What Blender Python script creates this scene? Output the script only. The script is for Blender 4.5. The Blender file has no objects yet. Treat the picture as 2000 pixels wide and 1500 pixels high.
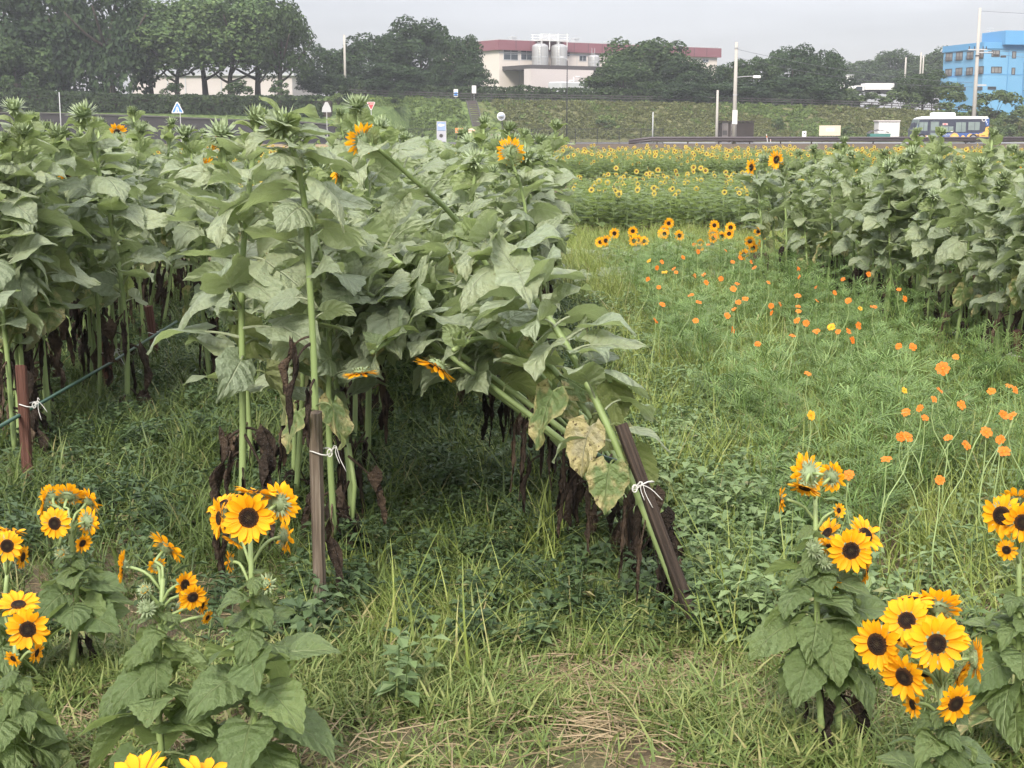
import bpy, math, random
from math import sin, cos, pi, radians, sqrt, exp, atan2
from mathutils import Vector, Matrix, Euler, Quaternion, noise as mnoise

S = bpy.context.scene
COL = S.collection

# ------------------------------------------------------------------ camera
F, PITCH, EYE = 2750.0, radians(10.4), 1.6
cd = bpy.data.cameras.new('camera'); cam = bpy.data.objects.new('camera', cd); COL.objects.link(cam)
cam.location = (0, 0, EYE); cam.rotation_euler = (pi/2 - PITCH, 0, 0)
cd.sensor_width = 36; cd.lens = 36*F/2000; cd.clip_start = .05; cd.clip_end = 1500
S.camera = cam

# ------------------------------------------------------------------ sky, sun, exposure
SUN_EL, SUN_AZ = radians(39), radians(196)          # azimuth measured from +Y (ahead) clockwise
w = bpy.data.worlds.new('World'); S.world = w; w.use_nodes = True
def build_world():
    nt = w.node_tree; nt.nodes.clear(); N = nt.nodes.new; L = nt.links.new
    out = N('ShaderNodeOutputWorld'); bg = N('ShaderNodeBackground'); bg.inputs['Strength'].default_value = .1
    sky = N('ShaderNodeTexSky'); sky.sky_type = 'NISHITA'; sky.sun_disc = False
    sky.sun_elevation = SUN_EL; sky.sun_rotation = SUN_AZ
    tc = N('ShaderNodeTexCoord'); sep = N('ShaderNodeSeparateXYZ'); L(tc.outputs['Generated'], sep.inputs[0])
    def math_(op, a, b=None, clamp=False):
        m = N('ShaderNodeMath'); m.operation = op; m.use_clamp = clamp
        for i, v in enumerate((a, b)):
            if v is None: continue
            if isinstance(v, (int, float)): m.inputs[i].default_value = v
            else: L(v, m.inputs[i])
        return m.outputs[0]
    z = math_('MAXIMUM', sep.outputs[2], 0.0)
    rise = math_('MULTIPLY', z, 8.6)
    hor = math_('MULTIPLY', math_('EXPONENT', math_('MULTIPLY', z, -22.0)), .5)
    lum = math_('ADD', math_('ADD', rise, hor), .93)
    nz = N('ShaderNodeTexNoise'); nz.inputs['Scale'].default_value = 3.2; nz.inputs['Detail'].default_value = 4
    mp = N('ShaderNodeMapping'); mp.inputs['Scale'].default_value = (1.3, 1.3, 9); L(tc.outputs['Generated'], mp.inputs[0]); L(mp.outputs[0], nz.inputs['Vector'])
    cl = math_('ADD', math_('MULTIPLY', nz.outputs[0], .62), .68)
    lum = math_('MULTIPLY', lum, cl)
    tint = N('ShaderNodeVectorMath'); tint.operation = 'SCALE'; tint.inputs[0].default_value = (.99, .972, 1.04); L(lum, tint.inputs['Scale'])
    mx = N('ShaderNodeMix'); mx.data_type = 'RGBA'; mx.inputs['Factor'].default_value = .07
    L(tint.outputs[0], mx.inputs[6]); L(sky.outputs[0], mx.inputs[7])
    L(mx.outputs[2], bg.inputs[0]); L(bg.outputs[0], out.inputs[0])
build_world()
sl = bpy.data.lights.new('sun', 'SUN'); sl.energy = 1.5; sl.angle = radians(14); sl.color = (1, .94, .82)
sun = bpy.data.objects.new('sun', sl); COL.objects.link(sun)
sd = Vector((sin(SUN_AZ)*cos(SUN_EL), cos(SUN_AZ)*cos(SUN_EL), sin(SUN_EL)))
sun.rotation_euler = sd.to_track_quat('Z', 'Y').to_euler(); sun.location = (0, 0, 30)
vs = S.view_settings; vs.view_transform = 'Standard'; vs.look = 'None'; vs.gamma = 1; vs.use_curve_mapping = False
vs.exposure = 1.9
S.cycles.max_bounces = 6; S.cycles.diffuse_bounces = 4; S.cycles.glossy_bounces = 2; S.cycles.transmission_bounces = 3
S.cycles.volume_bounces = 0; S.cycles.transparent_max_bounces = 6
S.cycles.use_adaptive_sampling = True; S.cycles.adaptive_threshold = .02

# ------------------------------------------------------------------ helpers
def ray(px, py):
    x, y = (px-1000)/F, (750-py)/F
    return Vector((x, cos(PITCH)+y*sin(PITCH), -sin(PITCH)+y*cos(PITCH)))
def at(px, py, D):                      # the point at distance D (world y) seen in that direction
    r = ray(px, py); return Vector((0, 0, EYE)) + r*(D/r.y)
def gnd(px, py, z=0):
    r = ray(px, py); return Vector((0, 0, EYE)) + r*((z-EYE)/r.z)
def zat(py, D): return at(1000, py, D).z
def xat(px, py, D): return at(px, py, D).x

KIDS = {}
class MB:
    def __init__(s): s.v = []; s.f = []; s.m = []; s.uv = None
    def add(s, vs, fs, m=0, uvs=None):
        o = len(s.v); s.v += [tuple(p) for p in vs]; s.f += [tuple(i+o for i in f) for f in fs]; s.m += [m]*len(fs)
        if uvs is not None:
            if s.uv is None: s.uv = [(0, 0)]*o
            s.uv += list(uvs)
        elif s.uv is not None: s.uv += [(.03, .5)]*len(vs)
    def box(s, x0, x1, y0, y1, z0, z1, m=0, M=None):
        vs = [Vector((x, y, z)) for x in (x0, x1) for y in (y0, y1) for z in (z0, z1)]
        if M is not None: vs = [M @ v for v in vs]
        s.add(vs, [(0, 1, 3, 2), (4, 6, 7, 5), (0, 4, 5, 1), (2, 3, 7, 6), (0, 2, 6, 4), (1, 5, 7, 3)], m)
    def bbox(s, x0, x1, y0, y1, z0, z1, b=.02, m=0):   # box with bevelled vertical and top edges
        rings = []
        for ins, z in ((0, z0), (0, z1-b), (b, z1)):
            c = [(x0+ins+b, y0+ins), (x1-ins-b, y0+ins), (x1-ins, y0+ins+b), (x1-ins, y1-ins-b), (x1-ins-b, y1-ins), (x0+ins+b, y1-ins), (x0+ins, y1-ins-b), (x0+ins, y0+ins+b)]
            rings.append([(x, y, z) for x, y in c])
        vs = sum(rings, []); fs = []
        for k in range(2):
            for i in range(8):
                j = (i+1) % 8; fs.append((k*8+i, k*8+j, k*8+8+j, k*8+8+i))
        fs += [tuple(range(7, -1, -1)), tuple(range(16, 24))]
        s.add(vs, fs, m)
    def tube(s, pts, rad, n=6, m=0, cap=True, uv=None):
        pts = [Vector(p) for p in pts]; K = len(pts)
        if not hasattr(rad, '__len__'): rad = [rad]*K
        vs = []; ref = Vector((0, 0, 1))
        t0 = (pts[1]-pts[0]).normalized()
        if abs(t0.z) > .9: ref = Vector((1, 0, 0))
        a = t0.cross(ref).normalized()
        for i in range(K):
            t = (pts[min(i+1, K-1)]-pts[max(i-1, 0)])
            t = t.normalized() if t.length > 1e-9 else t0
            a = (a - t*a.dot(t)).normalized(); b = t.cross(a)
            for k in range(n):
                q = 2*pi*k/n; vs.append(pts[i]+(a*cos(q)+b*sin(q))*rad[i])
        fs = [(i*n+k, i*n+(k+1) % n, (i+1)*n+(k+1) % n, (i+1)*n+k) for i in range(K-1) for k in range(n)]
        if cap: fs += [tuple(range(n-1, -1, -1)), tuple((K-1)*n+k for k in range(n))]
        s.add(vs, fs, m, None if uv is None else [uv]*len(vs))
    def prism(s, poly, y0, y1, m=0, M=None):           # polygon in xz extruded along y
        n = len(poly); vs = [Vector((x, y0, z)) for x, z in poly]+[Vector((x, y1, z)) for x, z in poly]
        if M is not None: vs = [M @ v for v in vs]
        s.add(vs, [tuple(range(n)), tuple(range(2*n-1, n-1, -1))]+[(i, n+i, n+(i+1) % n, (i+1) % n) for i in range(n)], m)
    def lathe(s, prof, n=16, c=(0, 0, 0), m=0):
        vs = [(c[0]+r*cos(2*pi*k/n), c[1]+r*sin(2*pi*k/n), c[2]+z) for r, z in prof for k in range(n)]
        fs = [(i*n+k, i*n+(k+1) % n, (i+1)*n+(k+1) % n, (i+1)*n+k) for i in range(len(prof)-1) for k in range(n)]
        fs += [tuple(range(n-1, -1, -1)), tuple((len(prof)-1)*n+k for k in range(n))]
        s.add(vs, fs, m)
    def mesh(s, name, mats, smooth=False):
        me = bpy.data.meshes.new(name); me.from_pydata(s.v, [], s.f)
        for mt in (mats if isinstance(mats, (list, tuple)) else [mats]): me.materials.append(mt)
        if any(s.m): me.polygons.foreach_set('material_index', s.m)
        if smooth: me.polygons.foreach_set('use_smooth', [True]*len(s.f))
        if s.uv is not None:
            uv = me.uv_layers.new(name='UVMap'); idx = [0]*len(me.loops); me.loops.foreach_get('vertex_index', idx)
            uv.data.foreach_set('uv', [c for i in idx for c in s.uv[i]])
        me.update(); return me
    def obj(s, name, mats, parent=None, smooth=False, **kw): return link(name, s.mesh(name, mats, smooth), parent, **kw)

def tag(o, label=None, cat=None, group=None, kind=None):
    for k, v in (('label', label), ('category', cat), ('group', group), ('kind', kind)):
        if v: o[k] = v
    return o
def link(name, me, parent=None, M=None, label=None, cat=None, group=None, kind=None):
    o = bpy.data.objects.new(name, me); COL.objects.link(o)
    if parent is not None: o.parent = parent; KIDS.setdefault(parent, []).append(o)
    if M is not None: o.matrix_basis = M
    return tag(o, label, cat, group, kind)
def empty(name, loc=(0, 0, 0), rz=0, label=None, cat=None, group=None):
    o = bpy.data.objects.new(name, None); o.empty_display_size = .1; COL.objects.link(o); o.location = loc; o.rotation_euler = (0, 0, rz)
    return tag(o, label, cat, group)
def copy_tree(o, parent=None):
    c = o.copy(); COL.objects.link(c)
    if parent is not None: c.parent = parent; KIDS.setdefault(parent, []).append(c)
    for k in KIDS.get(o, ()): copy_tree(k, c)
    return c
def TRS(loc, rot=None, s=1.0):
    M = Matrix.Translation(Vector(loc))
    if rot is not None: M = M @ (rot.to_matrix().to_4x4() if not isinstance(rot, Matrix) else rot.to_4x4())
    return M @ Matrix.Diagonal((s, s, s, 1)) if not hasattr(s, '__len__') else M @ Matrix.Diagonal((*s, 1))

# ------------------------------------------------------------------ materials
class NT:
    def __init__(s, name):
        s.mat = bpy.data.materials.new(name); s.mat.use_nodes = True; s.nt = s.mat.node_tree; s.nt.nodes.clear()
        s.out = s.N('ShaderNodeOutputMaterial'); s.p = s.N('ShaderNodeBsdfPrincipled'); s.L(s.p.outputs[0], s.out.inputs[0])
    def N(s, t): return s.nt.nodes.new(t)
    def L(s, a, b): s.nt.links.new(a, b)
    def set(s, sock, v):
        if isinstance(v, (int, float)): sock.default_value = v
        elif isinstance(v, (tuple, list)): sock.default_value = (*v, 1) if len(v) == 3 and len(sock.default_value) == 4 else v
        else: s.L(v, sock)
    def math(s, op, a, b=0.0, c=0.0, clamp=False):
        m = s.N('ShaderNodeMath'); m.operation = op; m.use_clamp = clamp
        for i, v in enumerate((a, b, c)): s.set(m.inputs[i], v)
        return m.outputs[0]
    def mix(s, f, a, b, mode='MIX'):
        m = s.N('ShaderNodeMix'); m.data_type = 'RGBA'; m.blend_type = mode
        s.set(m.inputs[0], f); s.set(m.inputs[6], a); s.set(m.inputs[7], b); return m.outputs[2]
    def ramp(s, f, stops):
        r = s.N('ShaderNodeValToRGB'); e = r.color_ramp.elements
        while len(e) < len(stops): e.new(.5)
        for k, (p, c) in enumerate(stops): e[k].position = p; e[k].color = (*c, 1) if len(c) == 3 else c
        s.L(f, r.inputs[0]); return r.outputs[0]
    def noise(s, scale, detail=3, vec=None, rough=.55, sc=None):
        n = s.N('ShaderNodeTexNoise'); n.inputs['Scale'].default_value = scale; n.inputs['Detail'].default_value = detail; n.inputs['Roughness'].default_value = rough
        v = vec if vec is not None else s.obj
        if sc: mp = s.N('ShaderNodeMapping'); mp.inputs['Scale'].default_value = sc; s.L(v, mp.inputs[0]); v = mp.outputs[0]
        s.L(v, n.inputs['Vector']); return n.outputs[0]
    @property
    def obj(s):
        if not hasattr(s, '_tc'): s._tc = s.N('ShaderNodeTexCoord')
        return s._tc.outputs['Object']
    @property
    def uv(s):
        s.obj; return s._tc.outputs['UV']
    @property
    def pos(s):
        if not hasattr(s, '_g'): s._g = s.N('ShaderNodeNewGeometry')
        return s._g.outputs['Position']
    @property
    def back(s): s.pos; return s._g.outputs['Backfacing']
    @property
    def island(s): s.pos; return s._g.outputs['Random Per Island']
    @property
    def rnd(s):
        if not hasattr(s, '_oi'): s._oi = s.N('ShaderNodeObjectInfo')
        return s._oi.outputs['Random']
    def bump(s, h, strength=.3, dist=.01):
        b = s.N('ShaderNodeBump'); b.inputs['Strength'].default_value = strength; b.inputs['Distance'].default_value = dist
        s.L(h, b.inputs['Height']); s.L(b.outputs[0], s.p.inputs['Normal']); return b.outputs[0]
    def done(s, col, rough=.6, spec=.3, metal=0):
        s.set(s.p.inputs['Base Color'], col); s.set(s.p.inputs['Roughness'], rough); s.p.inputs['Specular IOR Level'].default_value = spec; s.p.inputs['Metallic'].default_value = metal
        return s.mat
    def translucent(s, col, f):
        t = s.N('ShaderNodeBsdfTranslucent'); s.set(t.inputs[0], col); m = s.N('ShaderNodeMixShader'); s.set(m.inputs[0], f)
        s.L(s.p.outputs[0], m.inputs[1]); s.L(t.outputs[0], m.inputs[2]); s.L(m.outputs[0], s.out.inputs[0])

def plain(name, col, rough=.6, spec=.3, metal=0, var=.12, scale=2.0, bump=0):
    n = NT(name); k = n.noise(scale, 4)
    c = n.mix(n.math('MULTIPLY', n.math('SUBTRACT', k, .5), 1.0), col, tuple(x*(1-3*var) for x in col))
    c = n.mix(k, tuple(max(0, x*(1-var)) for x in col), tuple(min(1, x*(1+var)) for x in col))
    if bump: n.bump(n.noise(scale*8, 3), bump, .01)
    return n.done(c, rough, spec, metal)

def leaf_material(name, top, vein, under, dry=0.0, hue=.35):
    n = NT(name); sp = n.N('ShaderNodeSeparateXYZ'); n.L(n.uv, sp.inputs[0]); u, v = sp.outputs[0], sp.outputs[1]
    av = n.math('MULTIPLY', n.math('ABSOLUTE', n.math('SUBTRACT', v, .5)), 2.0)
    q = n.math('ADD', n.math('SUBTRACT', n.math('MULTIPLY', n.math('POWER', u, .8), 4.6), n.math('MULTIPLY', av, 1.5)), n.math('MULTIPLY', n.noise(1.6, 2), .9))
    tri = n.math('ABSOLUTE', n.math('SUBTRACT', n.math('FRACT', n.math('ADD', q, 4.0)), .5))     # 0.5 at vein
    side = n.math('MULTIPLY', n.math('SUBTRACT', tri, .445), 18.0, clamp=True)
    side = n.math('MULTIPLY', side, n.math('SUBTRACT', 1.0, av))
    mid = n.math('SUBTRACT', 1.0, n.math('MULTIPLY', av, 18.0), clamp=True)
    vm = n.math('MAXIMUM', n.math('MULTIPLY', side, .46), n.math('MULTIPLY', mid, .7))
    big = n.noise(2.2, 3); fine = n.noise(14, 4)
    t2 = tuple(x*.74 for x in top); t3 = (min(1, top[0]*1.32), min(1, top[1]*1.2), top[2]*1.05)
    base = n.mix(n.math('MULTIPLY', n.rnd, 1.0), t2, t3)
    base = n.mix(n.math('MULTIPLY', n.math('SUBTRACT', big, .35), 1.6, clamp=True), base, top)
    base = n.mix(n.math('MULTIPLY', n.math('SUBTRACT', fine, .46), 2.2, clamp=True), base, tuple(x*1.3 for x in top))
    base = n.mix(n.math('MULTIPLY', n.math('SUBTRACT', .46, fine), 2.4, clamp=True), base, tuple(x*.82 for x in top))
    if dry > 0:
        edge = n.math('ADD', n.math('MULTIPLY', av, .35), n.math('MULTIPLY', u, .3))
        k = n.math('ADD', n.math('MULTIPLY', n.noise(3.0, 4), 1.3), n.math('SUBTRACT', edge, 1.15-dry*.5))
        base = n.mix(n.math('MULTIPLY', k, 4.0, clamp=True), base, (.44, .38, .18))
        sp2 = n.math('MULTIPLY', n.math('SUBTRACT', n.noise(11, 3), .58), 12.0, clamp=True)
        base = n.mix(n.math('MULTIPLY', sp2, n.math('MULTIPLY', k, 5.0, clamp=True)), base, (.07, .035, .02))
    sp3 = n.math('MULTIPLY', n.math('SUBTRACT', n.noise(17, 2), n.math('SUBTRACT', .80, n.math('MULTIPLY', n.rnd, .14))), 14.0, clamp=True)
    base = n.mix(n.math('MULTIPLY', sp3, .8), base, (.16, .11, .05))
    c = n.mix(vm, base, vein)
    c = n.mix(n.back, c, n.mix(vm, under, vein))
    h = n.math('ADD', n.math('MULTIPLY', tri, -.7), n.math('MULTIPLY', fine, .7)); h = n.math('SUBTRACT', h, n.math('MULTIPLY', mid, .8))
    nrm = n.bump(h, .6, .04)
    n.done(c, .52, .45)
    tc = n.mix(.55, c, (.32, .42, .09)); n.translucent(tc, .40)
    return n.mat

M = {}
M['leaf'] = leaf_material('sunflower_leaf', (.272, .330, .218), (.47, .51, .35), (.305, .355, .22))
M['leaf2'] = leaf_material('garden_sunflower_leaf', (.135, .195, .078), (.30, .36, .17), (.19, .25, .11))
M['leaf_new'] = leaf_material('young_leaf', (.225, .29, .135), (.38, .43, .23), (.25, .31, .15))
M['leaf_dry'] = leaf_material('yellowing_leaf', (.13, .19, .075), (.30, .34, .16), (.2, .22, .1), dry=.55)
M['leaf_pale'] = leaf_material('bleached_leaf', (.38, .35, .22), (.42, .40, .28), (.34, .31, .2), dry=.75)
def dead_mat():
    n = NT('withered_leaf'); k = n.noise(5, 5)
    c = n.ramp(n.math('ADD', n.math('MULTIPLY', k, .6), n.math('MULTIPLY', n.rnd, .4)), [(.25, (.016, .013, .011)), (.48, (.042, .031, .024)), (.66, (.085, .06, .042)), (.84, (.20, .15, .105))]); n.bump(n.noise(18, 4), .7, .03); return n.done(c, .85, .1)
M['dead'] = dead_mat()
def stem_mat(name, a, b):
    n = NT(name); k = n.noise(9, 3, sc=(1, 1, .15)); c = n.mix(k, a, b); c = n.mix(n.math('MULTIPLY', n.rnd, .4), c, tuple(x*.7 for x in a))
    n.bump(n.noise(60, 2, sc=(1, 1, .1)), .3, .005); return n.done(c, .5, .35)
M['stem'] = stem_mat('sunflower_stem', (.19, .26, .095), (.27, .34, .14))
def petal_mat(name, tip, base):
    n = NT(name); sp = n.N('ShaderNodeSeparateXYZ'); n.L(n.uv, sp.inputs[0]); u, v = sp.outputs[0], sp.outputs[1]
    st = n.noise(1.0, 3, vec=n.uv, sc=(1.5, 26, 1))
    c = n.mix(n.math('MULTIPLY', n.math('ADD', u, n.math('MULTIPLY', st, .3)), 1.25, clamp=True), base, tip)
    c = n.mix(n.math('MULTIPLY', n.math('SUBTRACT', st, .55), 1.6, clamp=True), c, tuple(x*.8 for x in base))
    c = n.mix(n.math('MULTIPLY', n.rnd, .35), c, base)
    n.bump(st, .35, .006); n.done(c, .5, .25); n.translucent(c, .3); return n.mat
M['petal'] = petal_mat('sunflower_petal', (.86, .44, .010), (.78, .29, .005))
M['petal_far'] = petal_mat('field_sunflower_petal', (.60, .50, .10), (.58, .42, .06))
M['cosmos'] = petal_mat('cosmos_petal', (.78, .225, .028), (.66, .14, .010))
def disc_mat():
    n = NT('sunflower_disc'); ln = n.N('ShaderNodeVectorMath'); ln.operation = 'LENGTH'; n.L(n.obj, ln.inputs[0])
    vo = n.N('ShaderNodeTexVoronoi'); vo.inputs['Scale'].default_value = 26; n.L(n.obj, vo.inputs['Vector'])
    k = n.math('ADD', ln.outputs['Value'], n.math('MULTIPLY', n.noise(12, 3), .12))
    c = n.ramp(k, [(.06, (.10, .09, .042)), (.15, (.058, .036, .02)), (.25, (.024, .014, .010)), (.34, (.042, .02, .011)), (.40, (.10, .045, .016)), (.5, (.16, .075, .02))])
    c = n.mix(n.math('MULTIPLY', n.math('SUBTRACT', .22, vo.outputs['Distance']), 2.5, clamp=True), c, (.07, .035, .016))
    n.bump(vo.outputs['Distance'], .9, .03); return n.done(c, .75, .2)
M['disc'] = disc_mat()
M['calyx'] = stem_mat('sunflower_calyx', (.15, .20, .10), (.23, .285, .14))
M['bract'] = stem_mat('sunflower_bract', (.225, .285, .15), (.31, .37, .21))

# ------------------------------------------------------------------ plant pieces
rng = random.Random(11)
def lerp(a, b, t): return a+(b-a)*t
def table(t, tb):
    for (a, x), (b, y) in zip(tb, tb[1:]):
        if t <= b: return lerp(x, y, (t-a)/(b-a) if b > a else 0)
    return tb[-1][1]
def catmull(pts, n):
    P = [Vector(p) for p in pts]; P = [P[0]*2-P[1]]+P+[P[-1]*2-P[-2]]; out = []
    segs = len(P)-3
    for i in range(n+1):
        t = i/n*segs; k = min(int(t), segs-1); t -= k
        a, b, c, d = P[k:k+4]
        out.append(.5*((2*b)+(c-a)*t+(2*a-5*b+4*c-d)*t*t+(3*b-a-3*c+d)*t**3))
    return out
WID = [(0, .20), (.08, .35), (.2, .455), (.34, .455), (.5, .385), (.66, .275), (.8, .165), (.92, .065), (1, .004)]
def leaf_mesh(name, mat, pet=.5, pa=35, a0=-20, bend=-50, fold=.2, wave=.05, width=1.0, roll=0, twist=0, nu=10, nv=8, seed=0, back=.17, curl=0, pr=.022, serr=.02, crumple=0):
    r = random.Random(seed); b = MB(); b.uv = []
    p = Vector((0, 0, 0)); pts = [p.copy()]; K = 5
    for i in range(K):
        a = radians(lerp(pa, a0*.6, ((i+.5)/K)**1.5)); p = p+Vector((cos(a), 0, sin(a)))*(pet/K); pts.append(p.copy())
    if pet > .02: b.tube(pts, [lerp(pr*1.25, pr*.8, i/K) for i in range(K+1)], 5, uv=(.03, .5), cap=False)
    ph, ph2 = r.uniform(0, 6), r.uniform(0, 6); rows = []
    q = p.copy(); grid = []; uvs = []
    for i in range(nu+1):
        u = i/nu; a = radians(a0+bend*u**1.15); t = Vector((cos(a), 0, sin(a))); nrm = Vector((-sin(a), 0, cos(a)))
        if i: q = q+t*(1/nu)
        rl = radians(roll+twist*u); Y = Vector((0, 1, 0))*cos(rl)+nrm*sin(rl); Nn = nrm*cos(rl)-Vector((0, 1, 0))*sin(rl)
        wd = table(u, WID)*width
        for j in range(nv+1):
            v = j/nv*2-1; av = abs(v)
            w2 = wd*(1+(serr*(1 if i % 2 else -1) if av > .95 else 0)/max(wd, .05))
            off = -back*av**1.6*max(0, 1-u*1.6)**2
            h = fold*av*wd + wave*sin(u*9+ph+(1.6 if v > 0 else 0))*av**2 + curl*av**3*wd - .010*cos(2*pi*(u**.8*4.6-av*1.5)+ph)*(1-av)*min(1, wd*3)
            h += .05*mnoise.noise((u*2.3+seed*3.1, v*1.3, seed*1.7))*min(1, wd*4)
            if crumple: h += crumple*mnoise.noise((u*3+seed, v*2, seed*.7))
            grid.append(q+t*off+Y*(v*w2*cos(min(1.2, abs(fold)*av)))+Nn*h); uvs.append((u, j/nv))
    fs = [(i*(nv+1)+j, (i+1)*(nv+1)+j, (i+1)*(nv+1)+j+1, i*(nv+1)+j+1) for i in range(nu) for j in range(nv)]
    b.add(grid, fs, 0, uvs)
    return b.mesh(name, mat, True)

def variants(kind, mat, n, **base):
    out = []
    for k in range(n):
        r = random.Random(hash_(kind)+k*7)
        kw = dict(pet=r.uniform(.38, .62), pa=r.uniform(20, 55), a0=r.uniform(-22, 30), bend=r.uniform(-66, -5), fold=r.uniform(-.05, .38), wave=r.uniform(.03, .10), curl=r.choice((0, 0, r.uniform(-.5, .6))), roll=r.uniform(-28, 28), twist=r.uniform(-25, 25), width=r.uniform(.74, 1.0), seed=k+1)
        for a, v in base.items(): kw[a] = r.uniform(*v) if isinstance(v, tuple) else v
        out.append(leaf_mesh('leaf', mat, **kw))
    return out
def hash_(s): return sum(ord(c)*(i+3) for i, c in enumerate(s))
def recolour(ms, mat):
    out = []
    for m in ms: c = m.copy(); c.materials[0] = mat; out.append(c)
    return out
BIG = variants('big', M['leaf'], 9, nu=9, nv=6)
TOP = variants('top', M['leaf_new'], 5, pet=(.06, .2), pa=(45, 65), a0=(25, 60), bend=(-95, -40), width=(.62, .82), fold=(.1, .45), nu=8, nv=4)
MIDL = variants('mid', M['leaf'], 6, pet=(.25, .42), pa=(35, 60), a0=(-5, 30), bend=(-95, -45), width=(.78, .95), nu=9, nv=6)
DRY = recolour(variants('dry', M['leaf'], 3, a0=(-70, -45), bend=(-40, -15), wave=(.06, .1), nu=9, nv=6), M['leaf_dry'])
PALE = recolour(DRY[:2], M['leaf_pale'])
DEAD = variants('dead', M['dead'], 5, pet=(.3, .55), pa=(-50, 10), a0=(-88, -76), bend=(-8, 8), width=(.13, .30), fold=(.6, 1.5), wave=(.08, .15), nu=10, nv=6, crumple=.13, serr=.05)
GBIG = variants('gbig', M['leaf2'], 9, pet=(.34, .55), pa=(5, 40), a0=(-38, 4), bend=(-50, -12), fold=(-.05, .25), wave=(.015, .05), nu=14, nv=10, serr=.016)
GTOP = variants('gtop', M['leaf2'], 6, pet=(.06, .2), pa=(20, 45), a0=(-12, 22), bend=(-75, -30), width=(.66, .85), fold=(.05, .3), nu=12, nv=8)
GDRY = recolour(GBIG[:3], M['leaf_dry'])

def petal_mesh(mat, seed, nx=6):
    r = random.Random(seed); b = MB(); b.uv = []
    prof = [(0, .34), (.25, .78), (.55, 1), (.78, .86), (.92, .5), (1, .06)]; g, uv = [], []
    bend, cup, tw, asym = r.uniform(-.28, .22), r.uniform(.05, .3), r.uniform(-.35, .35), r.uniform(-.06, .06)
    for i in range(nx+1):
        u = i/nx
        for j, v in enumerate((-1, -.4, .0, .4, 1)):
            wv = table(u, prof)*.205
            y = v*wv+asym*u*u; z = cup*v*v*wv*1.3 + bend*u*u*.5 + tw*v*wv*u - .012*(1-abs(v))*(1 if j != 2 else -1)
            g.append((u-.04*v*v*(u > .8), y, z)); uv.append((u, (v+1)/2))
    b.add(g, [(i*5+j, (i+1)*5+j, (i+1)*5+j+1, i*5+j+1) for i in range(nx) for j in range(4)], 0, uv)
    return b.mesh('petal', mat, True)
PETAL = [petal_mesh(M['petal'], k) for k in range(6)]
def disc_mesh(seg=22):
    b = MB(); prof = [(.37, -.05), (.375, .02), (.355, .07), (.30, .095), (.22, .09), (.14, .07), (.06, .055), (.004, .05)]
    b.lathe(prof, seg); return b.mesh('disc', M['disc'], True)
DISC = disc_mesh()
def lance(b, base, d, up, L, wd, m=0, curve=.2, n=3):
    d = d.normalized(); s = d.cross(up).normalized(); nn = s.cross(d); vs = []
    for i in range(n+1):
        u = i/n; c = base+d*(L*u)+nn*(curve*L*u*u); k = wd*(1-u)**.8*(1 if u > .01 else .7)+.001
        vs += [c-s*k, c+s*k]
    b.add(vs, [(2*i, 2*i+2, 2*i+3, 2*i+1) for i in range(n)], m)
def calyx_mesh(seed, nb=20):
    r = random.Random(seed); b = MB()
    b.lathe([(.09, -.30), (.20, -.25), (.36, -.16), (.43, -.05), (.41, .0)], 16)
    for k in range(nb*2):
        a = 2*pi*k/nb+r.uniform(-.1, .1); rad = Vector((cos(a), sin(a), 0)); outer = k < nb
        base = rad*(.42 if outer else .34)+Vector((0, 0, -.06 if outer else -.17))
        lance(b, base, rad+Vector((0, 0, r.uniform(-.35, .15) - (0 if outer else .25))), Vector((0, 0, 1)), r.uniform(.22, .36), r.uniform(.05, .075), 1, r.uniform(-.3, .3))
    return b.mesh('flower_head', [M['calyx'], M['bract']], True)
CALYX = [calyx_mesh(k) for k in range(3)]
def orient(n, spin=0):
    n = Vector(n).normalized(); return n.to_track_quat('Z', 'Y') @ Quaternion((0, 0, 1), spin)
def petal_mats(npet, seed, lift=.12, droop=.0, L=.685):
    r = random.Random(seed); out = []
    for k in range(npet):
        a = 2*pi*k/npet+r.uniform(-.09, .09); lay = k % 2
        el = lift+(.16 if lay else -.02)+r.uniform(-.13, .13)-droop*max(0, r.random()-.3)
        l = L*r.uniform(.86, 1.06)
        R = Euler((r.uniform(-.3, .3), -el, a)).to_matrix()
        out.append(TRS((.335*cos(a), .335*sin(a), -.015+.03*lay), R, (l, l*r.uniform(.92, 1.18), l)))
    return out
def joined_petals(npet, seed, lift, mat, name='petals', droop=0):
    b = MB(); b.uv = []
    src = PETAL[0]
    r = random.Random(seed)
    for Mx in petal_mats(npet, seed, lift, droop):
        g = []; uv = []
        for i in range(4):
            u = i/3
            for v in (-1, 0, 1):
                wv = (.34, .92, .9, .08)[i]*.17; g.append(Mx @ Vector((u, v*wv, .1*v*v*wv-.1*u*u))); uv.append((u, (v+1)/2))
        b.add(g, [(i*3+j, (i+1)*3+j, (i+1)*3+j+1, i*3+j+1) for i in range(3) for j in range(2)], 0, uv)
    return b.mesh(name, mat, True)
JPET = [joined_petals(24, 50+k, .15+.12*k, M['petal'], droop=.3*k) for k in range(3)]
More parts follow.
